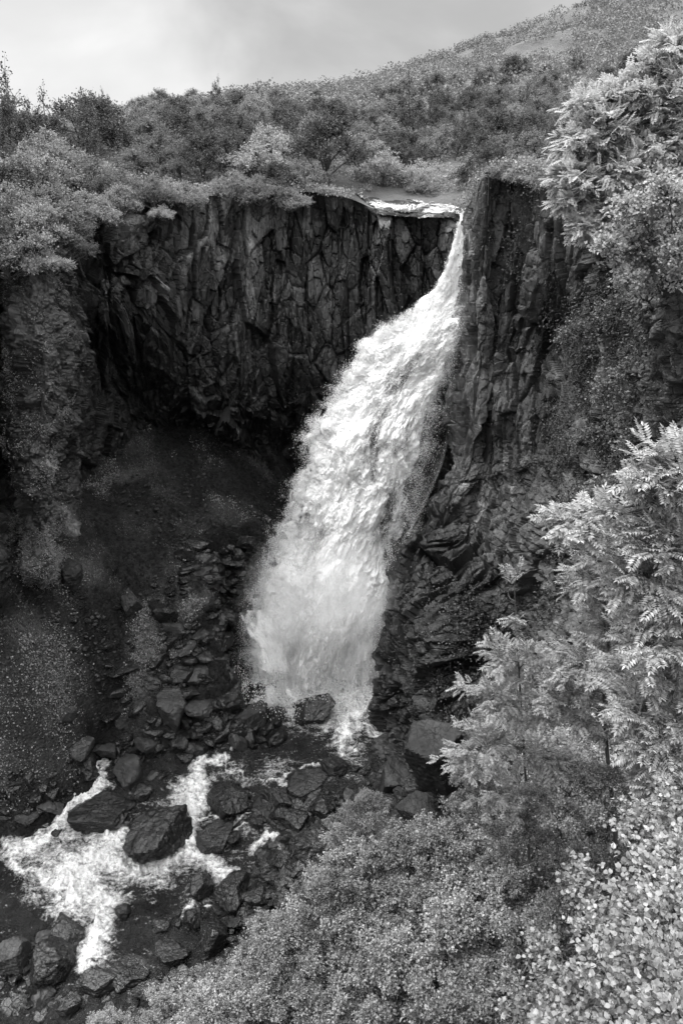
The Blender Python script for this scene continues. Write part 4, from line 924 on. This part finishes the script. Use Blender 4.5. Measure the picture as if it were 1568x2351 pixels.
# named trees that stand out
NAMED = [(745, 46, 3, 1.25, 'dark spreading birch with bare crooked limbs above the stream'), (25, 43, 4, 1.45, 'tallest thin birch spire at the left end of the skyline'), (105, 45, 4, 1.15, 'thin dark birch with two spires against the sky'),
         (0, 45, 3, 1.35, 'dark tree filling the left end of the skyline'), (205, 47, 3, 1.25, 'round dark tree on the skyline left of the dip'), (255, 50, 3, .95, 'smaller dark tree beside the round skyline tree'), (318, 55, 4, .62, 'last thin birch before the dip in the skyline'),
         (445, 75, 3, .85, 'lone dark bush on the skyline right of the dip'), (595, 68, 4, 1.0, 'single upright birch on the skyline left of the middle'), (640, 70, 3, .9, 'low wide tree on the skyline left of the middle'),
         (945, 62, 4, 1.55, 'tall loose birch with several spires over the skyline'), (985, 64, 4, 1.3, 'thin birch close right of the tall loose birch'), (915, 63, 4, 1.1, 'thin birch close left of the tall loose birch'), (770, 66, 3, 1.0, 'flat topped dark tree on the skyline in the middle'),
         (1175, 105, 3, 1.2, 'small round tree on the shoulder of the hill'), (1100, 95, 4, 1.0, 'tiny upright tree on the rising skyline'), (590, 44.5, 2, 1.25, 'pale bushy willow on the rim left of the stream'), (620, 47.5, 2, 1.2, 'brightest pale willow behind the rim willow'),
         (880, 47.5, 2, 1.1, 'pale willow bush on the far bank of the stream'), (960, 48.5, 2, 1.0, 'second willow bush on the far bank of the stream')]
placed = []
for px, Y, k, sc, lab in NAMED:
    p = plateau_at(px, Y); placed.append((p[0], p[1])); put(k, tuple(p - np.array([0, 0, .15])), sc, lab, 'trees and bushes on the plateau')
cnt = 0; tries = 0
pl = np.array(placed)
stream_xy = np.array([(P(px, py, Y)[0], Y) for px, py, Y in [(790, 430, 45.5), (840, 455, 44.5), (880, 460, 45), (920, 465, 45), (960, 468, 45), (1000, 470, 45), (1040, 470, 45), (1075, 475, 44.5), (900, 475, 43), (960, 480, 43), (1040, 480, 43), (1080, 482, 42.5), (860, 470, 42.5), (1000, 482, 42)]])
seen_labels = set()
while cnt < 272 and tries < 30000:
    tries += 1
    k = rng.random(); dd = .2 + 62 * rng.random() ** 1.45
    p = plateau_point(np.array([k]), np.array([dd]))[0]
    px, py, dp = proj(p + np.array([0, 0, 1.5]))
    if dp < 12 or px < -90 or px > 1700 or py < -60: continue
    if px > 1230 and p[1] < 34: continue
    md = 1.75 + .035 * dd
    if len(pl) and np.min(np.hypot(pl[:, 0] - p[0], pl[:, 1] - p[1])) < md: continue
    if np.min(np.hypot(stream_xy[:, 0] - p[0], stream_xy[:, 1] - p[1])) < 1.4 + (.9 if p[1] < 44 else 0): continue
    if 740 < px < 1250 and dd < 1.1: continue
    kind = rng.choice(5, p=[.30, .24, .20, .20, .06])
    sc = rng.uniform(.6, 1.0) * (1 if dd > 3 else .72)
    if px > 1080 and p[1] < 40: sc *= .42; kind = 2
    if 740 < px < 1110 and p[1] < 50: sc *= .62
    if px < 260 and dd < 12: sc *= 1.0
    zi = int(np.searchsorted([60, 130, 200, 270, 350, 430, 500, 570, 650, 740, 820, 900, 980, 1060, 1120, 1200, 1300, 1400], px))
    zone = ['at the left picture edge', 'below the skyline spires', 'above the left buttress', 'above the buttress corner', 'above the cave mouth', 'above the cliff left of centre', 'above the pale rock plates', 'over the middle of the dark cliff', 'behind the rim willow', 'left of the crooked birch',
            'around the crooked birch', 'behind the left end of the stream', 'behind the middle of the stream', 'behind the right end of the stream', 'behind the waterfall notch', 'behind the sharp cliff corner', 'behind the right cliff top', 'left of the pale rowans', 'half hidden by the pale rowans'][zi]
    ri = int(np.searchsorted([2.5, 6, 11, 18, 28, 42], dd)); row = ['on the rim', 'in the second row', 'in the third row', 'a little up the slope', 'midway up the slope', 'high on the slope', 'near the skyline'][ri]
    size_w = 'small' if sc < .7 else 'large'
    lab = size_w + ' ' + ['rounded birch scrub', 'bushy birch tree', 'pale willow bush', 'dark birch', 'thin young birch'][kind] + ' ' + row + ' ' + zone
    if lab in seen_labels: continue
    seen_labels.add(lab); pl = np.vstack([pl, [[p[0], p[1]]]]); cnt += 1
    put(kind, tuple(p - np.array([0, 0, .25])), sc, lab, 'scrub trees on the plateau and slope')
# bushes hanging over the rim on the left
RL = ['big leafy bush at the left edge above the buttress', 'bush between the left edge bush and the cave', 'bush drooping in front of the buttress top', 'bush on the shoulder of the buttress', 'bush over the corner of the cave', 'low bush at the left edge beside the buttress', 'pale bush lying on the buttress top', 'small bush at the right of the buttress top',
      'bush on the rim above the cave', 'bush hanging over the left of the dark cliff', 'bush on the rim left of the pale plates', 'pale willow on the rim above the pale plates', 'bush on the rim over the middle of the dark cliff', 'little pale bush dangling lowest from the rim', 'bush on the rim right of the middle', 'bush cut off at the left edge', 'pale bush at the left end of the stream',
      'tiny pale bush on the sharp cliff corner', 'low pale bush on top of the right cliff', 'low pale bush left of the rowan on the right cliff', 'low tuft on the right cliff top next to its corner', 'low tuft in the middle of the right cliff top', 'low tuft on the right cliff top by the rowan', 'small bush at the right end of the stream']
for ri_, (px, py, Y, sc, kd) in enumerate([(30, 470, 30, .75, 0), (120, 480, 31, .8, 1), (60, 540, 28, .7, 0), (150, 530, 29.5, .62, 0), (200, 480, 33, .6, 0), (10, 590, 27.5, .6, 0), (110, 590, 27.5, .5, 2), (160, 570, 29, .45, 0), (275, 468, 34.6, .5, 1), (350, 445, 37.3, .55, 0), (430, 450, 38.4, .55, 0),
                            (500, 425, 41, .55, 2), (600, 440, 41, .55, 0), (372, 478, 36.6, .42, 2), (672, 455, 41.6, .5, 0), (-40, 500, 28, .8, 1), (745, 430, 43, .35, 2), (1135, 398, 36.4, .30, 2), (1195, 388, 35.4, .5, 2), (1240, 395, 34.2, .5, 2), (1165, 388, 36.2, .42, 0), (1215, 405, 34.9, .4, 0), (1275, 410, 32.9, .5, 0), (1085, 455, 41.5, .28, 2)]):
    p = P(px, py, Y); put(kd, tuple(p - np.array([0, 0, 1.3 * sc])), sc, RL[ri_], 'bushes along the cliff rim')

# far hillside scrub: one mass of clumps
r = np.random.default_rng(77); N = 13000
k = r.random(N); dd = 40 + 320 * r.random(N) ** 1.2
pp = plateau_point(k, dd); px, py, dp = proj(pp)
ok = (px > -80) & (px < 1660) & (dp > 20); pp = pp[ok]; dp = dp[ok]
rad = r.uniform(.6, 1.6, len(pp)) * (.75 + dp / 170); per = 80
d = unit(r.normal(size=(len(pp), per, 3))); d[..., 2] = np.abs(d[..., 2])
c = pp[:, None] + d * (rad[:, None] * r.random((len(pp), per)) ** .35)[..., None] * np.array([1, 1, .95])
c = c.reshape(-1, 3); n = len(c); L = np.repeat(.12 + dp * .0017, per) * r.uniform(.7, 1.3, n)
LV = rhombs(c, unit(r.normal(size=(n, 3))), unit(np.array([0, 0, .9]) + unit(r.normal(size=(n, 3)))), L, L * .85)
tag(link('hillside_scrub', make_mesh('hillside_scrub', LV, np.arange(len(LV)).reshape(-1, 4), False, [M['hillscrub']])), 'dense low scrub covering the far hillside', kind='stuff')

r = np.random.default_rng(78); N = 5200
k = r.random(N); dd = .1 + 70 * r.random(N) ** 1.7; pp = plateau_point(k, dd); px, py, dp = proj(pp)
ds = np.min(np.hypot(pp[:, 0, None] - stream_xy[None, :, 0], pp[:, 1, None] - stream_xy[None, :, 1]), 1)
ok = (px > -80) & (px < 1660) & (dp > 14) & (ds > 1.35); pp, dp = pp[ok], dp[ok]
rad = r.uniform(.35, .85, len(pp)); per = 75
d = unit(r.normal(size=(len(pp), per, 3))); d[..., 2] = np.abs(d[..., 2])
c = (pp[:, None] + d * (rad[:, None] * r.random((len(pp), per)) ** .35)[..., None] * np.array([1, 1, .9])).reshape(-1, 3); n = len(c); L = .10 * r.uniform(.7, 1.4, n)
LV = rhombs(c, unit(r.normal(size=(n, 3))), unit(np.array([0, 0, .8]) + unit(r.normal(size=(n, 3)))), L, L * .8)
tag(link('undergrowth', make_mesh('undergrowth', LV, np.arange(len(LV)).reshape(-1, 4), False, [M['leaf_plateau']])), 'low undergrowth between the scrub trees of the plateau', kind='stuff')

# tufts, ferns and hanging plants on the rock
def tufts(name, pts, nrm, per, size, mat, label, spread=.15, kind='small', asp=.5, up=.4, seed=1):
    r = np.random.default_rng(seed); n = len(pts) * per
    p = np.repeat(pts, per, 0) + r.normal(0, spread, (n, 3)); nn = np.repeat(nrm, per, 0)
    p = p + nn * (np.abs(r.normal(0, spread * .5, n)))[:, None]
    d = unit(nn * .6 + unit(r.normal(size=(n, 3))) + np.array([0, 0, up]))
    nm = unit(nn + unit(r.normal(size=(n, 3))) * .9 + np.array([0, 0, .4])); L = size * r.uniform(.5, 1.4, n)
    LV = rhombs(p, d, nm, L, L * asp)
    return tag(link(name, make_mesh(name, LV, np.arange(len(LV)).reshape(-1, 4), False, [M[mat]])), label, kind='stuff')
def pick(G, Nn, n, maskf, seed):
    r = np.random.default_rng(seed); P_, N_ = [], []
    px, py, dp = proj(G)
    i = r.integers(0, G.shape[0], n * 6); j = r.integers(0, G.shape[1], n * 6)
    m = maskf(px[i, j], py[i, j], G[i, j], Nn[i, j]); w = r.random(len(i)) < m
    i, j = i[w][:n], j[w][:n]
    return G[i, j], Nn[i, j]
def sm(v, a, b): return np.clip((v - a) / (b - a), 0, 1)
def ivy_mask(px, py, G, N_):
    cl = fbm(G[:, 0] * .5 + G[:, 1] * .5, G[:, 2] * .5, oct=3, seed=301)
    a = sm(px, 1215, 1330) * (1 - sm(px, 1490, 1510)) * sm(py, 590, 700) * (1 - sm(py, 1330, 1500))
    b = np.exp(-((px - 1215) / 95) ** 2 - ((py - 500) / 110) ** 2)
    c = np.exp(-((px - 1060) / 110) ** 2 - ((py - 1560) / 230) ** 2) * .55
    return np.clip((a * 1.2 + b + c) * sm(cl, -.35, .25), 0, 1)
g1, n1 = pick(GS, NS, 9000, ivy_mask, 5)
tufts('hanging_foliage', g1, n1, 9, .10, 'leaf_ivy', 'dense dark creepers and ferns hanging on the right cliff', .2, asp=.7, up=-.1, seed=7)
g1, n1 = pick(GS, NS, 9000, lambda px, py, G, N_: sm(fbm(G[:, 0] * .8 + G[:, 1] * .8, G[:, 2] * .6, oct=4, seed=302), .0, .5) * (px > 1115) * .8 + .12, 6)
tufts('moss', g1, n1, 5, .055, 'tuft', 'moss and small tufts dotted over the right cliff', .09, seed=8)
g1, n1 = pick(GB, NB, 14000, lambda px, py, G, N_: (px > 15) * (px < 165) * (py > 540) * sm(fbm(G[:, 0], G[:, 2] * .7, oct=4, seed=303), -.35, .3), 7)
tufts('moss', g1, n1, 9, .065, 'tuft_pale', 'gritty moss covering the left rock buttress', .1, seed=9)
g1, n1 = pick(GB, NB, 1500, lambda px, py, G, N_: (px > 200) * (px < 1060) * (1 - sm(py, 500, 1000)) * sm(fbm(G[:, 0], G[:, 2] * .7, oct=4, seed=304), .1, .5), 8)
tufts('fern', g1, n1, 6, .07, 'tuft', 'few small ferns clinging to the dark back cliff', .1, seed=10)
# grass and herbs on the lower left slope
r = np.random.default_rng(31)
gi = r.integers(0, gx.shape[0], 400000); gj = r.integers(0, gx.shape[1], 400000)
ok = (r.random(400000) < grassy[gi, gj] ** 1.6) & (gy[gi, gj] > 14) & (qx[gi, gj] > -60) & (qx[gi, gj] < 640)
pts = np.stack([gx[gi, gj], gy[gi, gj], gz[gi, gj]], 1)[ok][:40000]
tufts('grass', pts, np.tile([[0., 0., 1.]], (len(pts), 1)), 7, .09, 'tuft_mid', 'grass and herbs on the lower left slope', .1, asp=.22, up=.9, seed=12)
qa, qb, _ = proj(pts); ll = (qa < 185) & (qb > 1470)
hx_ = pts[(fbm(pts[:, 0] * .8, pts[:, 1] * .8, oct=3, seed=310) > np.where(ll, -.35, .3))][:10000]
tufts('herbs', hx_, np.tile([[0., 0., 1.]], (len(hx_), 1)), 12, .08, 'tuft_pale', 'broad leaved herbs in pale patches on the left slope', .14, asp=.8, up=.5, seed=13)

# plants covering the steep bank on the viewer's side
r = np.random.default_rng(33); N = 7500
bx = r.uniform(-9, 15, N); by = r.uniform(-2, 16, N); bz = floor_height(bx, by); bp = np.stack([bx, by, bz], 1)
u_, v_, w_ = proj(bp); okb = ~((w_ > 0) & (w_ < 2.2) & (np.abs(u_ - 784) < 1600)) & (np.hypot(bx, by) > 2.6) & (bz > -24); bp = bp[okb]
per = 60; d = unit(r.normal(size=(len(bp), per, 3))); d[..., 2] = np.abs(d[..., 2])
c = (bp[:, None] + d * (r.uniform(.25, .55, len(bp))[:, None] * r.random((len(bp), per)) ** .35)[..., None]).reshape(-1, 3); n = len(c); L = .07 * r.uniform(.7, 1.4, n)
LV = rhombs(c, unit(r.normal(size=(n, 3))), unit(np.array([0, 0, .8]) + unit(r.normal(size=(n, 3)))), L, L * .8)
tag(link('undergrowth', make_mesh('undergrowth', LV, np.arange(len(LV)).reshape(-1, 4), False, [M['leaf_birch']])), 'low undergrowth on the steep bank below the viewpoint', kind='stuff')

# foreground birch bushes below the viewpoint
BP = [plant('birch_bush', 31, (0, 0, 0), dome(21, 15, 1.25, 2.1, .31), 'leaf_birch', ntips=900, per=12, kind='small', size=.050, twig=.24, trunk_r=.03, stems=4, cat='bush'),
      plant('birch_bush', 32, (0, 0, 0), dome(22, 14, 1.15, 2.3, .31), 'leaf_birch', ntips=800, per=12, kind='small', size=.046, twig=.24, trunk_r=.03, stems=4, cat='bush')]
BUSH = [(480, 2255, 7.9, .5, 'small bush between the cube shaped boulder and the low left bushes'), (380, 2300, 7.8, .45, 'little bush over the bottom rubble'), (240, 2350, 7.5, .4, 'leftmost tiny bush on the bottom edge'), (835, 1850, 9.4, .42, 'thin tuft of birch rising highest over the lower bushes'), (790, 1880, 9.3, .34, 'smaller tuft of birch beside the highest one'),
        (815, 1925, 9.2, .6, 'small bush with an upright tuft at the top edge of the bushes'), (875, 1965, 8.8, .8, 'pale bush just right of the topmost tuft'), (745, 2050, 8.8, .75, 'bush reaching over the rubble of the right bank'), (650, 2160, 8.4, .85, 'wide bush beside the cube shaped boulder'),
        (560, 2260, 8.0, .78, 'bush below the cube shaped boulder'), (440, 2330, 7.8, .62, 'low bush at the bottom left of the foliage'), (330, 2385, 7.6, .5, 'last small bush at the bottom left'), (800, 2130, 8.0, .95, 'large bush in the middle of the lower foliage'), (720, 2270, 7.4, .95, 'bright bush at the bottom middle'),
        (930, 2060, 8.2, .9, 'bush in front of the mossy boulder'), (1010, 1950, 8.6, .8, 'bush under the young rowan'), (1090, 1880, 8.8, .75, 'bush behind the stem of the young rowan'), (900, 2230, 7.0, .9, 'dark gapped bush in the lower middle'), (1020, 2160, 7.2, .9, 'bush with bare twigs right of the middle'),
        (1060, 2320, 6.2, .8, 'bush at the bottom edge left of the round leaves'), (860, 2370, 6.4, .8, 'bush cut by the bottom edge in the middle'), (620, 2390, 7.0, .8, 'bush cut by the bottom edge on the left'), (1130, 2050, 7.6, .85, 'bush left of the round leaved willow'), (1200, 1940, 7.8, .8, 'shaded bush right of the young rowan'),
        (1290, 1870, 7.6, .75, 'dark bush between the rowans'), (1240, 2150, 6.4, .8, 'bush behind the round leaved willow'), (1330, 1740, 8.0, .7, 'bush under the second rowan'), (1110, 1760, 9.4, .6, 'little bush against the cliff foot'), (1400, 1900, 6.8, .8, 'bush behind the right rowan'), (1270, 1560, 9.0, .6, 'small birch between the two rowans'), (1430, 2020, 6.0, .7, 'bush above the round leaved willow'), (1200, 1900, 6.5, .5, 'low birch at the foot of the slender rowan stem'), (1390, 1800, 6.0, .5, 'birch bush hiding the foot of the taller rowan'), (1300, 1780, 6.6, .5, 'birch bush filling the gap between the two rowan stems'), (1100, 1800, 7.0, .4, 'little birch left of the slender rowan stem')]
bu = [False, False]
for i, (px, py, Y, sc, lab) in enumerate(BUSH):
    k = i % 2; loc = P(px, py, Y) - np.array([0, 0, 1.35 * sc]); s3 = (sc * 1.0, sc * 1.0, sc)
    if not bu[k]:
        bu[k] = True; o = BP[k]; o.location = loc; o.rotation_euler = (0, 0, i); o.scale = s3; tag(o, lab, None, 'birch bushes below the viewpoint')
    else: copy_plant(BP[k], loc, i * 1.7, s3, lab, 'birch bushes below the viewpoint')
frng = np.random.default_rng(5)
for py in range(1930, 2460, 95):
    x0 = np.interp(py, [1900, 2000, 2100, 2200, 2300, 2460], [900, 760, 640, 560, 420, 280])
    for px in np.arange(x0 + 60, 1500, 125):
        px_ = px + frng.uniform(-30, 30); py_ = py + frng.uniform(-25, 25)
        Y = np.interp(py_, [1900, 2100, 2300, 2460], [8.9, 7.9, 6.9, 6.0]) - np.clip((px_ - 1000) / 500, 0, 1) * 1.5
        sc = frng.uniform(.6, .82); k = int(frng.integers(2)); bl_ = 0
        copy_plant(BP[k], P(px_, py_, Y) - np.array([0, 0, 1.5 * sc]), frng.uniform(0, 6.28), (sc, sc, sc), 'birch bush in the ' + ['upper', 'upper middle', 'middle', 'lower middle', 'low', 'bottom'][min(5, (py - 1930) // 95)] + ' foliage ' + ['under the broad dark rock', 'under the cube shaped boulder', 'left of the dark gap', 'at the dark gap', 'right of the dark gap', 'straight below the young rowan', 'left of the round leaved willow', 'against the round leaved willow', 'behind the round leaved willow', 'hidden at the right edge'][int(np.clip((px - 330) // 125, 0, 9))], 'dense foliage below the viewpoint')
def lobes_px(rows): return [(P(x, y, Y), rr) for x, y, Y, rr in rows]
GR = 'rowans on the right bank'
plant('rowan_tree', 41, P(1215, 1980, 6.9), lobes_px([(1180, 1345, 6.5, (.13, .13, .24)), (1178, 1430, 6.5, (.2, .2, .2)), (1150, 1510, 6.45, (.32, .3, .2)), (1225, 1510, 6.5, (.26, .3, .16)), (1120, 1600, 6.4, (.45, .4, .2)), (1230, 1630, 6.5, (.35, .4, .2)), (1100, 1720, 6.5, (.5, .45, .25)), (1245, 1730, 6.6, (.45, .45, .25)), (1150, 1820, 6.6, (.5, .45, .25)), (1260, 1830, 6.6, (.5, .45, .25))]),
      'leaf_rowan_mid', label='slender young rowan with a straight dark stem', cat='tree', group=GR, ntips=210, per=6, kind='pinnate', size=.115, twig=.3, trunk_r=.022, wob=.05, limb_r=.008)
plant('rowan_tree', 42, P(1400, 1950, 6.4), lobes_px([(1385, 1250, 6.2, (.3, .3, .25)), (1370, 1340, 6.2, (.35, .35, .25)), (1400, 1430, 6.2, (.4, .4, .25)), (1340, 1520, 6.1, (.4, .4, .2)), (1430, 1540, 6.2, (.45, .4, .25)), (1350, 1620, 6.3, (.4, .4, .2)), (1430, 1660, 6.2, (.45, .4, .25)), (1290, 1590, 6.2, (.3, .3, .2))]),
      'leaf_rowan_mid', label='taller rowan standing right of the slender one', cat='tree', group=GR, ntips=300, per=6, kind='pinnate', size=.12, twig=.3, trunk_r=.03, wob=.06, limb_r=.01)
plant('rowan_tree', 43, P(1700, 1650, 5.0), lobes_px([(1300, 1205, 5.0, (.17, .2, .08)), (1350, 1190, 5.0, (.22, .2, .09)), (1410, 1185, 5.0, (.2, .2, .09)), (1520, 1120, 4.9, (.28, .3, .2)), (1550, 1060, 4.9, (.3, .3, .2)), (1540, 1240, 4.8, (.35, .35, .2)), (1490, 1330, 4.8, (.35, .35, .2)), (1560, 1400, 4.7, (.4, .35, .22)), (1500, 1480, 4.6, (.35, .35, .18)), (1570, 1560, 4.6, (.35, .35, .2))]),
      'leaf_rowan', label='bright rowan at the right edge with one branch reaching left', cat='tree', group=GR, ntips=420, per=7, kind='pinnate', size=.115, twig=.3, trunk_r=.035, wob=.06, limb_r=.012)
plant('rowan_tree', 44, P(1760, 2100, 4.2), lobes_px([(1470, 1640, 4.5, (.26, .3, .14)), (1550, 1660, 4.4, (.35, .35, .2)), (1500, 1730, 4.3, (.3, .3, .14)), (1580, 1800, 4.2, (.35, .35, .2)), (1440, 1560, 5.0, (.3, .3, .15)), (1520, 1830, 4.2, (.25, .3, .12))]),
      'leaf_rowan', label='lower bright rowan boughs drooping at the right edge', cat='tree', group=GR, ntips=240, per=7, kind='pinnate', size=.115, twig=.3, trunk_r=.03, wob=.05, limb_r=.012)
plant('rowan_tree', 45, (5.8, 10.5, -2.0), lobes_px([(1345, 250, 10.6, (.28, .35, .2)), (1330, 330, 10.4, (.4, .4, .28)), (1390, 300, 10.4, (.45, .45, .3)), (1330, 420, 10.2, (.45, .45, .22)), (1420, 400, 10.3, (.5, .5, .35)), (1310, 465, 10.2, (.25, .3, .12)), (1390, 490, 10.2, (.4, .4, .22)), (1470, 440, 10.2, (.5, .5, .3)), (1340, 520, 10.0, (.28, .3, .12)), (1300, 400, 10.3, (.22, .3, .15)), (1440, 520, 10.0, (.35, .35, .15))]),
      'leaf_rowan_pale', label='pale rowan with a forked dark trunk over the right cliff', cat='tree', group='pale trees at the upper right', ntips=760, per=8, kind='pinnate', size=.125, twig=.35, trunk_r=.05, wob=.15, limb_r=.02, path=[(5.8, 10.5, -2.0), (4.9, 10.5, -1.2), P(1420, 470, 10.4), P(1385, 380, 10.4)])
plant('rowan_tree', 46, (6.6, 11.0, -2.0), lobes_px([(1430, 225, 10.6, (.4, .4, .25)), (1500, 240, 10.5, (.5, .5, .35)), (1560, 200, 10.5, (.5, .5, .4)), (1550, 110, 10.5, (.35, .4, .25)), (1500, 160, 10.6, (.3, .3, .2)), (1540, 330, 10.4, (.5, .5, .4)), (1480, 340, 10.4, (.45, .5, .3)), (1570, 450, 10.2, (.5, .5, .35))]),
      'leaf_rowan_pale', label='tallest pale rowan at the upper right edge', cat='tree', group='pale trees at the upper right', ntips=820, per=8, kind='pinnate', size=.125, twig=.35, trunk_r=.06, wob=.15, limb_r=.02, path=[(6.6, 11.0, -2.0), (5.6, 10.8, -.6), P(1560, 380, 10.5), P(1540, 220, 10.5)])
plant('birch_tree', 47, (6.2, 10.0, -2.2), lobes_px([(1440, 530, 9.8, (.35, .4, .25)), (1500, 500, 9.8, (.45, .45, .3)), (1560, 520, 9.8, (.45, .45, .3)), (1430, 590, 9.8, (.28, .3, .18)), (1500, 590, 9.8, (.4, .4, .25)), (1550, 620, 9.8, (.35, .4, .25)), (1480, 660, 9.8, (.22, .3, .18)), (1500, 400, 10, (.3, .3, .3)), (1395, 560, 9.4, (.25, .3, .15)), (1450, 480, 9.3, (.35, .3, .2)), (1530, 450, 9.2, (.4, .3, .25)), (1560, 580, 9.2, (.3, .3, .3)), (1440, 640, 9.4, (.22, .3, .15))]),
      'leaf_birch_light', label='fine leaved birch hanging below the pale rowans', cat='tree', group='pale trees at the upper right', ntips=1200, per=16, kind='small', size=.045, twig=.3, trunk_r=.04, wob=.12, limb_r=.015, path=[(6.2, 10.0, -2.2), (5.2, 9.9, -1.8), P(1540, 600, 9.8), P(1480, 560, 9.8)])
for k_, (px, py, Y, s_) in enumerate([(1440, 880, 20, 1.0), (1370, 1000, 22, .8), (1480, 1010, 17, .7), (1330, 760, 27, .9), (1420, 700, 25, .8), (1400, 1120, 19, .9), (1300, 1160, 24, .7), (1450, 1250, 14, .6)]):
    c0 = P(px, py, Y)
    plant('cliff_shrub', 50 + k_, c0 + np.array([.9, .5, -.9]), [(c0, (.9 * s_, .6 * s_, .55 * s_)), (c0 + np.array([-.6, 0, -.3]) * s_, .5 * s_), (c0 + np.array([.7, 0, .25]) * s_, .55 * s_), (c0 + np.array([.2, -.3, -.6]) * s_, .5 * s_)],
          'leaf_shrub', label=['leafy shrub growing from the middle of the right cliff', 'shrub above the pale stepped rock on the right cliff', 'broad leaved shrub beside the near rock edge', 'dark shrub high on the right cliff face', 'dark shrub below the fine leaved birch', 'drooping shrub low on the right cliff', 'shrub at the crack left of the rowans', 'dark shrub just behind the bright rowan branch'][k_],
          cat='shrub', group='shrubs growing on the right cliff', ntips=300, per=10, kind='small', size=.075, twig=.35, trunk_r=.04, wob=.1)
plant('willow_bush', 61, P(1640, 2500, 2.2), lobes_px([(1500, 2010, 3.1, (.22, .3, .12)), (1440, 2080, 3.0, (.22, .3, .14)), (1540, 2100, 2.8, (.28, .3, .2)), (1360, 2130, 2.9, (.16, .2, .1)), (1390, 2230, 2.6, (.2, .25, .16)), (1500, 2220, 2.4, (.28, .25, .2)), (1320, 2290, 2.6, (.15, .2, .12)), (1420, 2330, 2.3, (.25, .25, .18)), (1540, 2340, 2.0, (.25, .2, .18)), (1270, 2370, 2.5, (.16, .2, .1)), (1560, 1960, 3.3, (.2, .3, .1)), (1480, 1900, 3.7, (.25, .3, .12)), (1560, 1860, 3.7, (.25, .3, .14)), (1340, 2040, 3.5, (.2, .3, .14)), (1250, 2180, 3.2, (.16, .2, .1))]),
      'leaf_round', label='near round leaved willow filling the bottom right corner', cat='bush', ntips=1000, per=11, kind='round', size=.032, twig=.2, trunk_r=.014, wob=.04, stems=3, limb_r=.006)
